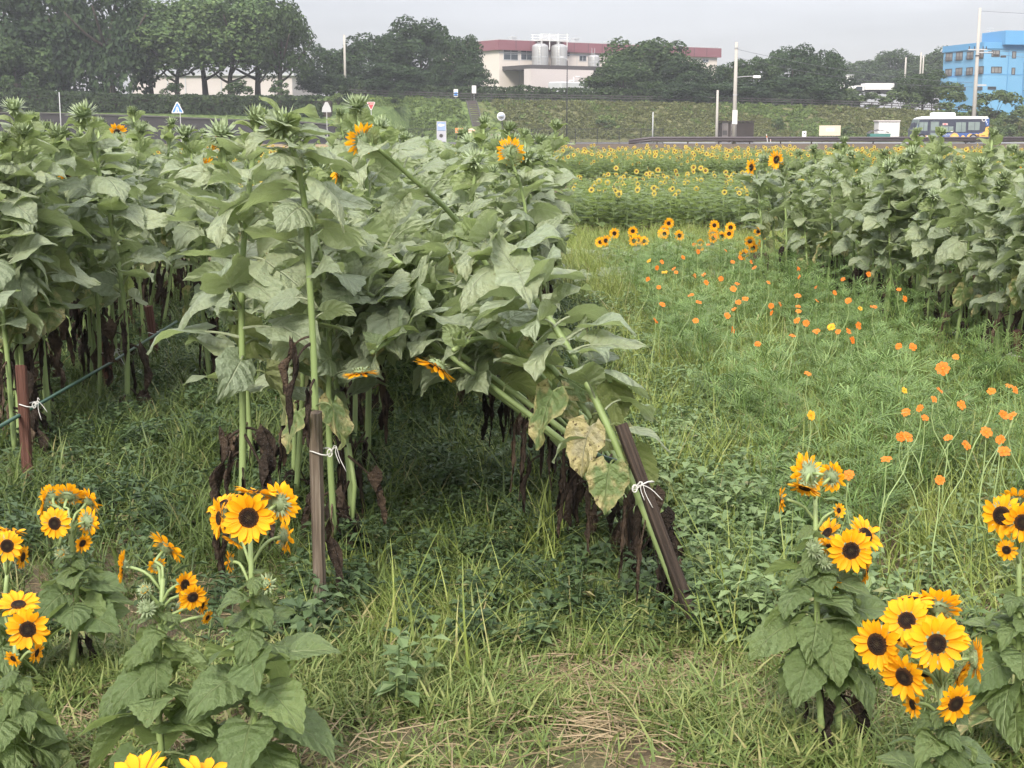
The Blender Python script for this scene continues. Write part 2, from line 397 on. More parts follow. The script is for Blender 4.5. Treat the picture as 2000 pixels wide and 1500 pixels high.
def bud_mesh(seed, opening=0.0):
    r = random.Random(seed); b = MB()
    b.lathe([(.10, -.42), (.26, -.34), (.45, -.16), (.50, .02), (.42, .16), (.24, .25), (.02, .28)], 14)
    for ring, (rad, z, n, el, L, wd) in enumerate([(.34, -.30, 13, -.25, .62, .13), (.47, -.12, 15, .2, .66, .14), (.50, .04, 14, .75, .62, .125), (.40, .15, 11, 1.15, .48, .10), (.22, .22, 7, 1.4, .32, .075)]):
        for k in range(n):
            a = 2*pi*(k+.5*ring)/n+r.uniform(-.12, .12); e = el+r.uniform(-.25, .25)
            rd = Vector((cos(a), sin(a), 0)); lance(b, rd*rad+Vector((0, 0, z)), rd*cos(e)+Vector((0, 0, sin(e))), Vector((0, 0, 1)), L*r.uniform(.8, 1.15), wd, 1, r.uniform(-.1, .35), 4)
    return b.mesh('flower_bud', [M['calyx'], M['bract']], True)
BUD = [bud_mesh(k) for k in range(4)]

def add_head(parent, loc, nrm, R, seed, parts=True, npet=22, lift=.12, droop=0.0, spin=None):
    r = random.Random(seed); q = orient(nrm, r.uniform(0, 6) if spin is None else spin)
    h = link('flower_head', CALYX[seed % 3], parent, TRS(loc, q, R))
    ds = r.uniform(.86, 1.12); link('disc', DISC, h, TRS((0, 0, 0), None, (ds, ds, r.uniform(.7, 1.3))))
    if parts:
        for k, Mx in enumerate(petal_mats(npet, seed, lift, droop)): link('petal', PETAL[(k*5+seed) % 6], h, Mx)
    else: link('petals', JPET[seed % 3], h)
    return h
def add_bud(parent, loc, nrm, R, seed):
    return link('flower_bud', BUD[seed % 4], parent, TRS(loc, orient(nrm, seed*1.3), R))
def stem_mesh(pts, r0, r1, branches=(), n=8, name='stem', seg=None):
    b = MB(); P = catmull(pts, seg or max(6, 3*(len(pts)-1))); K = len(P)-1
    b.tube(P, [lerp(r0, r1, i/K) for i in range(K+1)], n)
    for pts2, ra, rb in branches:
        Q = catmull(pts2, 6); b.tube(Q, [lerp(ra, rb, i/6) for i in range(7)], 6)
    return b.mesh(name, M['stem'], True)
def on(P, t):
    k = t*(len(P)-1); i = min(int(k), len(P)-2); return P[i].lerp(P[i+1], k-i)

def tall_sunflower(pts, seed, head='bud', leaves=15, L=.21, dead=3, dry=.06, t0=.27, r0=.013, name='tall_sunflower', hn=None, az=0, pale=0, tilt=None, top=1.0):
    r = random.Random(seed); root = empty(name); P = catmull(pts, 24)
    link('stem', stem_mesh(pts, r0, r0*.62, n=7), root)
    for i in range(leaves):
        k = i/(leaves-1); t = t0+(.985-t0)*k**.92; a = az+i*radians(137.5)+r.uniform(-.35, .35)
        s = L*table(k, [(0, .85), (.15, 1.05), (.45, 1.12), (.7, .95), (.88, .66), (1, .42)])*r.uniform(.85, 1.18)
        src = BIG if k < .62 else MIDL if k < .82 else TOP
        if k < .25 and r.random() < dry*4: src = DRY
        if k < .18 and r.random() < pale: src = PALE
        q = Euler((r.gauss(0, .34), r.gauss(0, .30)-.08, a))
        if tilt: q = (tilt @ q.to_quaternion()).to_euler()
        link('leaf', r.choice(src), root, TRS(on(P, t), q, s))
    for i in range(dead):
        t = r.uniform(.06, t0-.02); a = r.uniform(0, 6.28); q = Euler((0, 0, a))
        link('withered_leaf', r.choice(DEAD), root, TRS(on(P, t), q, (r.uniform(.12, .2),)*2+(r.uniform(.15, .27),)))
    d = (P[-1]-P[-2]).normalized()
    if head == 'bud': add_bud(root, P[-1]+d*.015, hn or (d+Vector((r.uniform(-.3, .3), r.uniform(-.3, .3), .3))), r.uniform(.048, .070)*top, seed)
    elif head == 'bloom':
        n_ = Vector(hn) if hn else (Vector((r.uniform(-1, 1), r.uniform(-1, 1), r.uniform(-.5, .3))))
        add_head(root, P[-1]+n_.normalized()*.03, n_, r.uniform(.085, .1), seed, False)
    return root

# ------------------------------------------------------------------ garden sunflowers with several heads, close by
def garden_sunflower(base, top, heads, seed, label, leaves=14, L=.17, zr=(.12, .75), buds=(), extra=None, dry=1, dist=None):
    """base, top: points on the ground and at the top of the main stem; heads: (px, py, D, nx, ny, nz, diameter px)"""
    r = random.Random(seed); root = empty('garden_sunflower', base, 0, label, 'garden sunflower', 'low sunflowers with bunches of yellow heads')
    base = Vector(base); T = Vector(top)-base; O = Vector((0, 0, 0))
    mid = T*.5+Vector((r.uniform(-.02, .02), r.uniform(-.02, .02), 0)); spts = [O, mid, T]; P = catmull(spts, 16)
    br = []
    for i, (px, py, D, nx, ny, nz, dia) in enumerate(heads):
        c = at(px, py, D)-base; n_ = Vector((nx, ny, nz)).normalized(); R = dia/2*D/F*1.03
        add_head(root, c, n_, R, seed*17+i, True, npet=r.choice((22, 24, 26)), lift=r.uniform(-.05, .34), droop=r.choice((.1, .3, .5, .9)))
        a = c-n_*R*.27
        zj = min(a.z-.06, T.z*.98); t = max(.45, min(.97, zj/T.z)); J = on(P, t)
        br.append(([J, J.lerp(a, .35)+Vector((0, 0, .018)), a-n_*R*.55+Vector((0, 0, -.004)), a], .0034, .0042))
    for i, (px, py, D, dia, opn) in enumerate(buds):
        c = at(px, py, D)-base; n_ = Vector((r.uniform(-.6, .6), -.6, r.uniform(.1, .8))); R = dia/2*D/F
        add_bud(root, c, n_, R, seed+i)
        if opn: link('petals', JPET[2], root, TRS(c, orient(n_), R*.62))
        J = on(P, max(.4, min(.95, (c.z-.05)/T.z))); br.append(([J, J.lerp(c, .6), c-n_.normalized()*R*.3], .005, .004))
    link('stem', stem_mesh(spts, .0105, .0055, br, 9), root)
    n = leaves+18; L *= .84
    for i in range(n):
        k = i/(n-1); t = lerp(zr[0], zr[1], k); a = i*radians(137.5)+seed+r.uniform(-.3, .3)
        s = L*table(k, [(0, .95), (.3, 1.0), (.55, .84), (.8, .62), (1, .42)])*r.uniform(.85, 1.12)
        src = GBIG if k < .66 else GTOP
        if i < dry and k < .3: src = GDRY
        link('leaf', r.choice(src), root, TRS(on(P, t), Euler((r.gauss(0, .2), r.gauss(0, .2), a)), s))
    if zr[0] > .3:
        for i in range(3): link('withered_leaf', r.choice(DEAD), root, TRS(on(P, r.uniform(.06, zr[0])), Euler((0, 0, r.uniform(0, 6))), r.uniform(.1, .16)))
    return root

# ------------------------------------------------------------------ ground and terrain
def ground_mat():
    n = NT('field_soil'); p = n.pos; k = n.noise(1.1, 5, vec=p); k2 = n.noise(9, 5, vec=p); k3 = n.noise(60, 3, vec=p)
    c = n.mix(k2, (.055, .040, .026), (.15, .115, .075))
    c = n.mix(n.math('MULTIPLY', n.math('SUBTRACT', k, .42), 4, clamp=True), c, (.065, .085, .030))
    c = n.mix(n.math('MULTIPLY', n.math('SUBTRACT', k3, .55), 4, clamp=True), c, (.24, .19, .11))
    n.bump(n.math('ADD', k3, k2), .6, .03); return n.done(c, .95, .1)
M['soil'] = ground_mat()
def grid_mesh(xs, ys, zf):
    b = MB(); nx, ny = len(xs), len(ys)
    b.add([(x, y, zf(x, y)) for x in xs for y in ys], [(i*ny+j, (i+1)*ny+j, (i+1)*ny+j+1, i*ny+j+1) for i in range(nx-1) for j in range(ny-1)]); return b
def fr(a, b, n): return [a+(b-a)*i/n for i in range(n+1)]
def hz(x, y): return .035*mnoise.noise((x*.9, y*.9, 0))+.02*mnoise.noise((x*3, y*3, 5)) if y < 20 else 0
xs = [-400, -120, -40]+fr(-8, 8, 64)+[40, 120, 400]; ys = [-40, -5]+fr(0, 20, 80)+[40, 80, 140, 420]
grid_mesh(xs, ys, hz).obj('ground', M['soil'], smooth=True, kind='structure')

def verge_mat():
    n = NT('dry_verge'); p = n.pos; k = n.noise(.5, 5, vec=p, sc=(.35, .1, 1)); k2 = n.noise(4, 4, vec=p)
    c = n.ramp(n.math('ADD', n.math('MULTIPLY', k, .6), n.math('MULTIPLY', k2, .4)), [(.32, (.10, .10, .045)), (.5, (.22, .165, .10)), (.68, (.30, .23, .15))])
    n.bump(k2, .5, .05); return n.done(c, .95, .05)
M['verge'] = verge_mat()
grid_mesh(fr(-60, 90, 30), fr(66, 122, 14), lambda x, y: .02+.05*mnoise.noise((x*.3, y*.3, 0))).obj('verge', M['verge'], kind='structure')
M['bank'] = plain('dark_bank_soil', (.085, .065, .045), .95, .05, var=.35, scale=.8, bump=.8)
b = grid_mesh(fr(3, 90, 90), [93, 96, 104, 112, 120, 124], lambda x, y: .035+(0, .12, .14, .10, .06, 0)[[93, 96, 104, 112, 120, 124].index(y)]*min(1, (x-3)/10)*(.8+.9*mnoise.noise((x*.5, y, 0))))
b.obj('roadside_bank', M['bank'], smooth=True, kind='structure')
M['asphalt'] = plain('asphalt', (.19, .19, .20), .85, .2, var=.1, scale=.6)
grid_mesh(fr(-60, 95, 20), [126, 129, 133, 135.5], lambda x, y: .05).obj('road', M['asphalt'], kind='structure')

# slope behind the road, the plateau behind it
def topz(X):
    px = 1000+X/146*F
    return zat(table(px, [(-800, 186), (640, 187), (700, 191), (900, 198), (1100, 201), (1400, 206), (1600, 211), (1800, 220), (2000, 236), (2600, 240)]), 146)
def wallz(X):
    px = 1000+X/128*F
    return zat(table(px, [(-900, 215), (100, 222), (300, 228), (480, 236), (600, 240), (690, 248), (760, 274), (5000, 276)]), 128)
def terr(X, Y):
    zt = topz(X); px = 1000+X/128*F
    if px < 770:
        zb = wallz(X); return table(Y, [(128.4, zb), (133, max(zb, zt-1.6)), (146, zt), (420, zt+2.2)])
    return table(Y, [(128.4, .02), (137.5, .03), (139, .35), (142, zt*.46), (145.6, zt-.08), (147, zt), (420, zt+2.2)])
def slope_mat():
    n = NT('slope_grass'); p = n.pos; k = n.noise(.28, 4, vec=p, sc=(1, .6, 1.4)); k2 = n.noise(2.6, 5, vec=p)
    g = n.ramp(k2, [(.3, (.035, .055, .018)), (.5, (.075, .11, .035)), (.72, (.14, .18, .065))])
    d = n.ramp(k2, [(.3, (.05, .05, .028)), (.55, (.115, .105, .055)), (.75, (.17, .17, .085))])
    sx = n.N('ShaderNodeSeparateXYZ'); n.L(p, sx.inputs[0])
    f = n.math('ADD', n.math('MULTIPLY', n.math('ADD', sx.outputs[0], 4.0), .25), n.math('MULTIPLY', n.math('SUBTRACT', k, .5), 6), clamp=True)
    n.bump(k2, 1.0, .12); return n.done(n.mix(n.math('MULTIPLY', f, .8), g, d), .95, .05)
M['slope'] = slope_mat()
grid_mesh(fr(-160, 200, 240), [128.4, 130, 133, 137.5, 139, 140.5, 142, 144, 145.6, 147, 160, 200, 280, 420], lambda x, y: terr(x, y)+(.12*mnoise.noise((x*.8, y*.8, 1)) if 138 < y < 147 else 0)).obj('embankment', M['slope'], smooth=True, kind='structure')

# ------------------------------------------------------------------ foliage of the far trees
def foliage_mat(name, a, b_, c_, tr=.25):
    n = NT(name); r = n.island; k = n.noise(2.6, 3, vec=n.obj)
    f = n.math('ADD', n.math('MULTIPLY', r, .4), n.math('MULTIPLY', n.math('SUBTRACT', k, .2), 1.0))
    c = n.ramp(f, [(.25, a), (.55, b_), (.85, c_)])
    c = n.mix(n.math('MULTIPLY', n.rnd, .35), c, tuple(x*.72 for x in b_))
    n.done(c, .7, .12); n.translucent(c, tr); return n.mat
M['tree_a'] = foliage_mat('broadleaf_foliage', (.024, .046, .018), (.052, .085, .032), (.10, .145, .056))
M['tree_b'] = foliage_mat('pale_foliage', (.044, .08, .028), (.095, .148, .054), (.165, .22, .085))
M['tree_c'] = foliage_mat('dark_foliage', (.017, .034, .016), (.038, .066, .028), (.072, .11, .045))
M['shrub'] = foliage_mat('shrub_foliage', (.05, .08, .03), (.09, .13, .05), (.15, .19, .075))
M['hedge'] = foliage_mat('hedge_foliage', (.022, .036, .018), (.042, .064, .03), (.075, .105, .045))
M['bark'] = plain('bark', (.06, .05, .042), .9, .1, var=.3, scale=3, bump=.6)
def leafcards(b, c, nrm, s, r):
    d = Vector((r.gauss(0, 1), r.gauss(0, 1), r.gauss(0, 1)))*.75+nrm; d.normalize()
    a = d.orthogonal().normalized(); a.rotate(Quaternion(d, r.uniform(0, 6.28))); e = d.cross(a)
    l = s*r.uniform(.7, 1.3); wd = l*r.uniform(.45, .75)
    b.add([c-a*l, c-e*wd+d*l*.12, c+a*l, c+e*wd+d*l*.12], [(0, 1, 2, 3)])
def crown_mesh(name, seed, mat, lobes=34, per=230, style='round', leaf=.055):
    r = random.Random(seed); b = MB(); cs = []
    for i in range(lobes):
        for _ in range(40):
            if style == 'round': q = Vector((r.uniform(-1, 1), r.uniform(-1, 1), r.uniform(-.72, 1)))
            elif style == 'tall':
                q = Vector((r.uniform(-1, 1), r.uniform(-1, 1), r.uniform(-1, 1.0)))
            if style == 'tall':
                ra = Vector((q.x, q.y)).length; lim = (1-max(0, q.z)*.72)
                if ra < lim and ra > .35*lim: break
            elif .5 < q.length < 1.04: break
        rad = r.choice((r.uniform(.13, .22), r.uniform(.22, .36))) if style == 'round' else r.uniform(.17, .28)
        cs.append((q*.84, rad))
    for c, rad in cs:
        n = int(per*(rad/.28)**2)
        for k in range(n):
            d = Vector((r.gauss(0, 1), r.gauss(0, 1), r.gauss(0, 1))).normalized()
            if d.z < -.35 and r.random() < .7: continue
            h = mnoise.noise((c+d*rad)*4.5)
            p = c+d*rad*(r.uniform(.72, 1.05)+.25*h)
            if style == 'tall': p.z -= .1*r.random(); p.z *= 1.0
            leafcards(b, p, d+Vector((0, 0, .4)), leaf, r)
    return b.mesh(name, mat)
def trunk_mesh(seed, forks=6, top=.9):
    """unit trunk: from z=0 up to z=1 (scaled to the tree), limbs reach into the crown"""
    r = random.Random(seed); b = MB()
    P = catmull([(0, 0, -.06), (r.uniform(-.02, .02), r.uniform(-.02, .02), .22), (r.uniform(-.05, .05), r.uniform(-.05, .05), .5), (r.uniform(-.08, .08), r.uniform(-.08, .08), top)], 12)
    b.tube(P, [lerp(.034, .008, (i/12)**.8)*(1.35 if i == 0 else 1) for i in range(13)], 8)
    for k in range(forks):
        t = r.uniform(.25, .62); J = on(P, t); a = 2*pi*k/forks+r.uniform(-.5, .5); l = r.uniform(.22, .4)
        e = J+Vector((cos(a)*l, sin(a)*l, l*r.uniform(.5, 1.1))); m_ = J.lerp(e, .5)+Vector((0, 0, -.03))
        b.tube(catmull([J, m_, e], 6), [lerp(.016, .005, i/6) for i in range(7)], 5)
    return b.mesh('trunk', M['bark'], True)
ROUND = [crown_mesh('crown', 100+k, M['tree_a'], 50, 290, 'round', .044) for k in range(4)]
CLOUDY = [crown_mesh('crown', 200+k, M['tree_b'], 60, 250, 'round', .044) for k in range(2)]
DARK = [crown_mesh('crown', 300+k, M['tree_c'], 52, 290, 'round', .044) for k in range(3)]
TALL = [crown_mesh('crown', 400+k, M['tree_c'], 60, 240, 'tall', .046) for k in range(2)]
TRUNK = [trunk_mesh(500+k) for k in range(4)]
BUSHC = [crown_mesh('foliage', 600+k, M['shrub'], 14, 130, 'round', .085) for k in range(3)]
def tree(px, D, ytop, wpx, label, crowns, seed, ybase=None, clear=.22, group='trees along the top of the slope', name='broadleaf_tree', depth=1.0, zb=None):
    r = random.Random(seed); X = xat(px, 245, D); zb = (terr(X, D) if ybase is None else zat(ybase, D)) if zb is None else zb; zt = zat(ytop, D)
    H = zt-zb; R = wpx/2*D/F
    root = empty(name, (X, D, zb), r.uniform(0, 6), label, 'tree', group)
    k = max(H, 1.0); link('trunk', TRUNK[seed % 4], root, TRS((0, 0, 0), None, (k*1.0, k*1.0, k*.93)))
    lo = H*clear; hh = (H-lo)/2/.93
    link('crown', crowns[seed % len(crowns)], root, TRS((0, 0, lo+hh*.93), None, (R, R*depth, hh)))
    return root
def shrub(px, D, y, wpx, hpx, label, seed, group=None, mat=None, cat='shrub', z=None):
    X = xat(px, 245, D); zb = (terr(X, D) if D > 128 else 0) if z is None else z; R = wpx/2*D/F; h = hpx*D/F
    root = empty('shrub', (X, D, zb-.05), seed*1.7, label, cat, group)
    me = BUSHC[seed % 3]
    if mat:
        me = me.copy(); me.materials[0] = mat
    link('foliage', me, root, TRS((0, 0, h*.48), None, (R, R*.8, h*.52))); b = MB()
    for k in range(4): b.tube([(0, 0, 0), (R*.3*cos(k*1.6), R*.3*sin(k*1.6), h*.5)], [.04, .015], 5)
    b.obj('stem', M['bark'], root)
    return root

tree(30, 139, -70, 250, 'feathery dark tree at the far left edge above the hedge', TALL, 1, 200, .06, name='conifer_tree')
tree(125, 141, -95, 200, 'tall feathery tree second from the left edge', TALL, 2, 205, .05, name='conifer_tree')
tree(222, 140, -90, 190, 'tall feathery tree with drooping boughs left of the pale broadleaf tree', TALL, 3, 205, .08, name='conifer_tree')
tree(30, 134, 75, 170, 'low bushy tree in front of the feathery trees at left', ROUND, 4, 240, .05)
tree(350, 142, 8, 210, 'pale green tree with forked limbs before the white wall', CLOUDY, 5, 196, .20)
tree(455, 143, -8, 220, 'pale green spreading tree with a leaning trunk above the hedge', CLOUDY, 6, 196, .19)
tree(548, 142, -4, 135, 'tall dense tree at the right end of the pale tree row', ROUND, 7, 196, .16)
tree(300, 146, 0, 190, 'dense green tree behind the gap in the pale tree row', ROUND, 8, 196, .2)
tree(405, 147, -25, 190, 'tall green tree behind the pale tree with forked limbs', CLOUDY, 31, 196, .22)
tree(505, 148, -30, 170, 'tall green tree behind the pale spreading tree', ROUND, 32, 196, .2)
tree(640, 156, 85, 130, 'dark tree behind the bare wooden pole', DARK, 9, None, .05)
tree(722, 158, 70, 150, 'dark round tree between the pole and the tallest dark tree', DARK, 10, None, .05)
tree(818, 160, 42, 170, 'tallest dark tree left of the factory', DARK, 11, None, .05)
tree(885, 157, 58, 110, 'dark narrow tree touching the left factory wall', DARK, 12, None, .08)
tree(925, 152, 128, 110, 'low dark tree in front of the left factory corner', DARK, 13, None, .05)
tree(765, 151, 125, 170, 'low bushy tree in front of the tallest dark tree', DARK, 14, None, .02)
tree(640, 150, 140, 120, 'low dark bushy tree at the foot of the bare pole', DARK, 30, None, .02)
tree(1262, 158, 70, 185, 'big domed tree in front of the factory front', ROUND, 15, None, .02)
tree(1215, 151, 122, 150, 'low spreading tree leaning toward the factory pipes', ROUND, 16, None, .02)
tree(1330, 154, 118, 130, 'dark tree between the domed tree and the red-topped wall end', DARK, 17, None, .02)
tree(1400, 156, 125, 110, 'dark tree below the right end of the factory', DARK, 18, None, .02)
tree(1468, 153, 108, 120, 'green tree right of the street lamp pole', ROUND, 19, None, .02)
tree(1545, 156, 92, 130, 'dark tall tree in the middle of the right hand clump', DARK, 20, None, .02)
tree(1612, 155, 95, 110, 'dark round tree left of the white lorry', DARK, 21, None, .02)
tree(1560, 150, 150, 170, 'low dark tree under the right hand clump', DARK, 22, None, .0)
tree(1440, 150, 160, 150, 'low dark bushy tree behind the tall lamp pole', DARK, 23, None, .0)
tree(1330, 149.5, 160, 150, 'low dark bushy tree beside the domed tree', DARK, 24, None, .0)
tree(1800, 152, 138, 120, 'green tree between the lorry and the blue building', ROUND, 25, 215, .02)
for k, (px, y, wd) in enumerate([(1640, 128, 120), (1690, 112, 130), (1745, 102, 140), (1800, 104, 120), (1840, 92, 120), (1770, 130, 130), (1705, 138, 120)]):
    tree(px, 245-k, y, wd, 'distant green tree on the rise behind the white lorry', ROUND, 40+k, 190, .0, 'distant trees behind the lorry')
for k, (px, D, y, wd, hp) in enumerate([(1870, 143, 0, 90, 44), (1940, 145, 0, 110, 66), (1985, 140, 0, 90, 58), (1905, 139, 0, 80, 30), (1965, 136, 0, 80, 34), (1850, 149, 0, 90, 60), (2010, 150, 0, 120, 78), (1760, 149, 0, 80, 46), (1700, 150, 0, 110, 34), (1640, 150, 0, 80, 40)]):
    shrub(px, D, y, wd, hp, 'leafy green bush on the bank beyond the bus', k, 'bushes on the bank beyond the bus')
for k, px in enumerate((990, 1014, 1042, 1070)):
    shrub(px, 149, 0, 13, 12, 'small clipped round bush in front of the factory tank yard', k, 'clipped bushes before the factory', M['hedge'])
shrub(775, 140.5, 0, 60, 34, 'dark bush on the grassy slope above the blue poster stand', 3, None, M['hedge'])
shrub(662, 139, 0, 70, 44, 'bush at the end of the dark wall under the bare pole', 4, None, M['hedge'])
shrub(1518, 141, 0, 36, 24, 'small green bush halfway up the brown slope', 5)
shrub(1650, 139.5, 0, 44, 20, 'bright green bush just above the cream notice board', 6)
shrub(1180, 141, 0, 50, 22, 'low bush on the slope right of the thin lamp post', 7)

for k, px in enumerate((345, 462, 548)): shrub(px, 138.5, 0, 70, 46, ('leafy bush under the pale tree with forked limbs', 'leafy bush under the pale spreading tree', 'leafy bush at the right end of the white hall')[k], k+1, None, M['tree_a'])
# hedge on the wall
b = MB(); r = random.Random(5)
for k in range(15000):
    X = r.uniform(-70, -17.2); z0 = max(wallz(X)-.1, .6); z1 = zat(table(1000+X/131*F, [(0, 150), (60, 176), (250, 186), (640, 190)]), 131)
    side = r.random()
    if side < .7: p = Vector((X, 130.6+.25*mnoise.noise((X, 0, k)), lerp(z0, z1, r.random()))); d = Vector((0, -1, .3))
    else: p = Vector((X, r.uniform(130.6, 133), z1+.12*mnoise.noise((X*2, k, 0)))); d = Vector((0, -.2, 1))
    leafcards(b, p+Vector((0, .3*mnoise.noise(p*1.5), .2*mnoise.noise(p*1.1))), d, .17, r)
hedge = empty('hedge', (-44, 131.5, 2), 0, 'long dark clipped hedge along the top of the grey retaining wall', 'hedge')
ho = b.obj('foliage', M['hedge'], hedge); ho.location = (44, -131.5, -2)
b = MB()
for i in range(30): X = -70+i*1.78; b.box(X, X+1.78, 131.1, 132.7, max(wallz(X)-.6, 0), zat(table(1000+X/131*F, [(0, 152), (60, 180), (250, 190), (640, 194)]), 131)-.15)
ho = b.obj('branches', M['bark'], hedge); ho.location = (44, -131.5, -2)

# added leafy band in place of dark shade under the trees, behind the fence
b = MB(); r = random.Random(6)
for k in range(9000):
    X = r.uniform(-18, 36); z0 = topz(X); hh = 1.5+.5*mnoise.noise((X*.35, 0, 3)); side = r.random()
    p = Vector((X, 148.6+.4*mnoise.noise((X, 0, k)), z0+hh*r.random()-.1)) if side < .7 else Vector((X, r.uniform(148.6, 150.2), z0+hh+.15*mnoise.noise((X*2, k, 0))))
    leafcards(b, p, Vector((0, -1, .4)) if side < .7 else Vector((0, -.2, 1)), .2, r)
ch = empty('hedge', (10, 149, 4), 0, 'added dark leafy band filling the shade behind the crest rail fence', 'hedge')
ho = b.obj('foliage', M['hedge'], ch); ho.location = (-10, -149, -4)
b = MB()
for i in range(27): X = -18+i*2.0; b.box(X, X+2.0, 148.9, 150, topz(X)-.4, topz(X)+1.15)
ho = b.obj('branches', M['bark'], ch); ho.location = (-10, -149, -4)

# dark retaining wall
def wall_mat():
    n = NT('wall_stone'); p = n.pos; br = n.N('ShaderNodeTexBrick'); mp = n.N('ShaderNodeMapping'); mp.inputs['Rotation'].default_value = (pi/2, 0, 0); n.L(p, mp.inputs[0]); n.L(mp.outputs[0], br.inputs['Vector'])
    br.inputs['Scale'].default_value = 2.2; br.inputs['Color1'].default_value = (.05, .047, .05, 1); br.inputs['Color2'].default_value = (.036, .034, .037, 1); br.inputs['Mortar'].default_value = (.024, .024, .026, 1)
    c = n.mix(n.math('MULTIPLY', n.noise(.6, 4, vec=p), .8), br.outputs[0], (.045, .042, .043)); n.bump(br.outputs[1], .4, .03); return n.done(c, .9, .1)
M['wall'] = wall_mat()
pts = fr(-75, -12.2, 40); b = MB()
for a, c in zip(pts, pts[1:]): b.add([(a, 127.6, -.1), (c, 127.6, -.1), (c, 127.6, wallz(c)), (a, 127.6, wallz(a)), (a, 128.4, -.1), (c, 128.4, -.1), (c, 128.4, wallz(c)), (a, 128.4, wallz(a))], [(0, 1, 2, 3), (3, 2, 6, 7), (5, 4, 7, 6)])
wl = b.obj('retaining_wall', M['wall'], label='dark grey stone retaining wall with a sloping end below the hedge', cat='wall')
M['concrete'] = plain('concrete', (.33, .32, .30), .85, .2, var=.12, scale=1.2)
b = MB()
for a, c in zip(pts, pts[1:]): b.add([(a, 127.5, wallz(a)+.003), (c, 127.5, wallz(c)+.003), (c, 128.45, wallz(c)+.003), (a, 128.45, wallz(a)+.003), (a, 127.5, wallz(a)+.12), (c, 127.5, wallz(c)+.12), (c, 128.45, wallz(c)+.12), (a, 128.45, wallz(a)+.12)], [(0, 1, 5, 4), (4, 5, 6, 7), (2, 3, 7, 6)])
b.obj('coping', plain('wall_coping', (.075, .072, .07), .85, .2), wl)

# ------------------------------------------------------------------ buildings
M['cream'] = plain('cream_wall', (.52, .47, .43), .75, .2, var=.04, scale=.5)
M['maroon'] = plain('maroon_fascia', (.185, .075, .09), .55, .3, var=.08, scale=.5)
M['white'] = plain('white_paint', (.60, .59, .58), .5, .3, var=.04)
M['pale'] = plain('pale_render', (.43, .39, .38), .75, .2, var=.04, scale=.4)
M['glass'] = plain('window_glass', (.035, .045, .055), .12, .5, var=.2, scale=.8)
M['glass_l'] = plain('curtained_glass', (.20, .19, .18), .2, .5, var=.35, scale=.7)
M['frame'] = plain('grey_frame', (.40, .41, .43), .5, .4)
M['steel'] = plain('tank_steel', (.30, .30, .295), .38, .5, .35, var=.06, scale=.8)
M['dark'] = plain('dark_steel', (.045, .04, .04), .6, .3)
M['grey'] = plain('grey_paint', (.36, .37, .38), .6, .3, var=.08)
M['blue'] = plain('blue_wall', (.135, .30, .46), .7, .25, var=.03, scale=.3)
M['blue2'] = plain('blue_trim', (.095, .26, .45), .65, .25, var=.05, scale=.3)
M['pole'] = plain('pole_concrete', (.36, .34, .31), .85, .2, var=.12, scale=1.5)
M['wire'] = plain('wire', (.10, .10, .11), .6, .3)
M['black'] = plain('black_metal', (.02, .02, .022), .55, .3)

def facade(root, C, E, z0, z1):
    """returns a matrix: x along C->E (metres), y into the building, z up from 0"""
    d = (Vector((E.x, E.y, 0))-Vector((C.x, C.y, 0))); L = d.length; d.normalize(); nn = Vector((-d.y, d.x, 0))
    return Matrix(((d.x, nn.x, 0, C.x), (d.y, nn.y, 0, C.y), (0, 0, 1, 0), (0, 0, 0, 1))), L
def pxmap(Mx, L):
    """picture point -> (along, z) on a facade plane"""
    inv = Mx.inverted(); o = inv @ Vector((0, 0, EYE)); R3 = inv.to_3x3()
    def f(px, py):
        d = R3 @ ray(px, py); t = -o.y/d.y; q = o+d*t; return q.x, q.z
    return f
def window(root, Mx, x0, x1, z0, z1, cols=2, rows=1, glass='glass', fr_='frame', proud=.05, sill=True):
    b = MB(); t = .07; wdw = (x1-x0); hh = z1-z0
    for xa, xb, za, zb in ((x0, x1, z0, z0+t), (x0, x1, z1-t, z1), (x0, x0+t, z0+t, z1-t), (x1-t, x1, z0+t, z1-t)): b.box(xa, xb, -proud, .06, za, zb, 0, Mx)
    for c in range(1, cols): xc = x0+wdw*c/cols; b.box(xc-t*.4, xc+t*.4, -proud*.8, .06, z0+t, z1-t, 0, Mx)
    for c in range(1, rows): zc = z0+hh*c/rows; b.box(x0+t, x1-t, -proud*.7, .06, zc-t*.4, zc+t*.4, 0, Mx)
    f = b.obj('window', M[fr_], root)
    for c in range(cols):
        for k in range(rows):
            g = MB(); g.box(x0+wdw*c/cols+.02, x0+wdw*(c+1)/cols-.02, -.012, .04, z0+hh*k/rows+.02, z0+hh*(k+1)/rows-.02, 0, Mx); g.obj('pane', M[glass], f)
    return f

# the factory
fac = empty('factory', (0, 0, 0), 0, 'long pale factory with a maroon roof edge and steel tanks', 'factory')
C0 = Vector((xat(975, 100, 200), 200, 0)); E0 = Vector((xat(1401, 100, 222), 222, 0)); zt = zat(78, 200)
FM, FL = facade(fac, C0, E0, 0, zt); fpx = pxmap(FM, FL)
b = MB(); b.box(0, FL, 0, 17, 3, zt-.2, 0, FM); b.obj('wall', M['cream'], fac)
bandh = zt-fpx(985, 98)[1]
b = MB(); b.box(-.45, FL+.45, -.45, 17.4, zt-bandh, zt, 0, FM); b.obj('fascia', M['maroon'], fac)
b = MB()
for i in range(1, 12): b.box(FL*i/12-.03, FL*i/12+.03, -.025, .01, 4, zt-bandh-.003, 0, FM)
b.box(-.02, FL+.02, -.03, .01, zt-bandh-.35, zt-bandh-.22, 0, FM); b.obj('panel_joint', M['frame'], fac)
b = MB()
for i in range(1, 16): b.box(FL*i/16-.025, FL*i/16+.025, -.47, -.44, zt-bandh+.02, zt-.02, 0, FM)
b.obj('fascia_joint', M['dark'], fac)
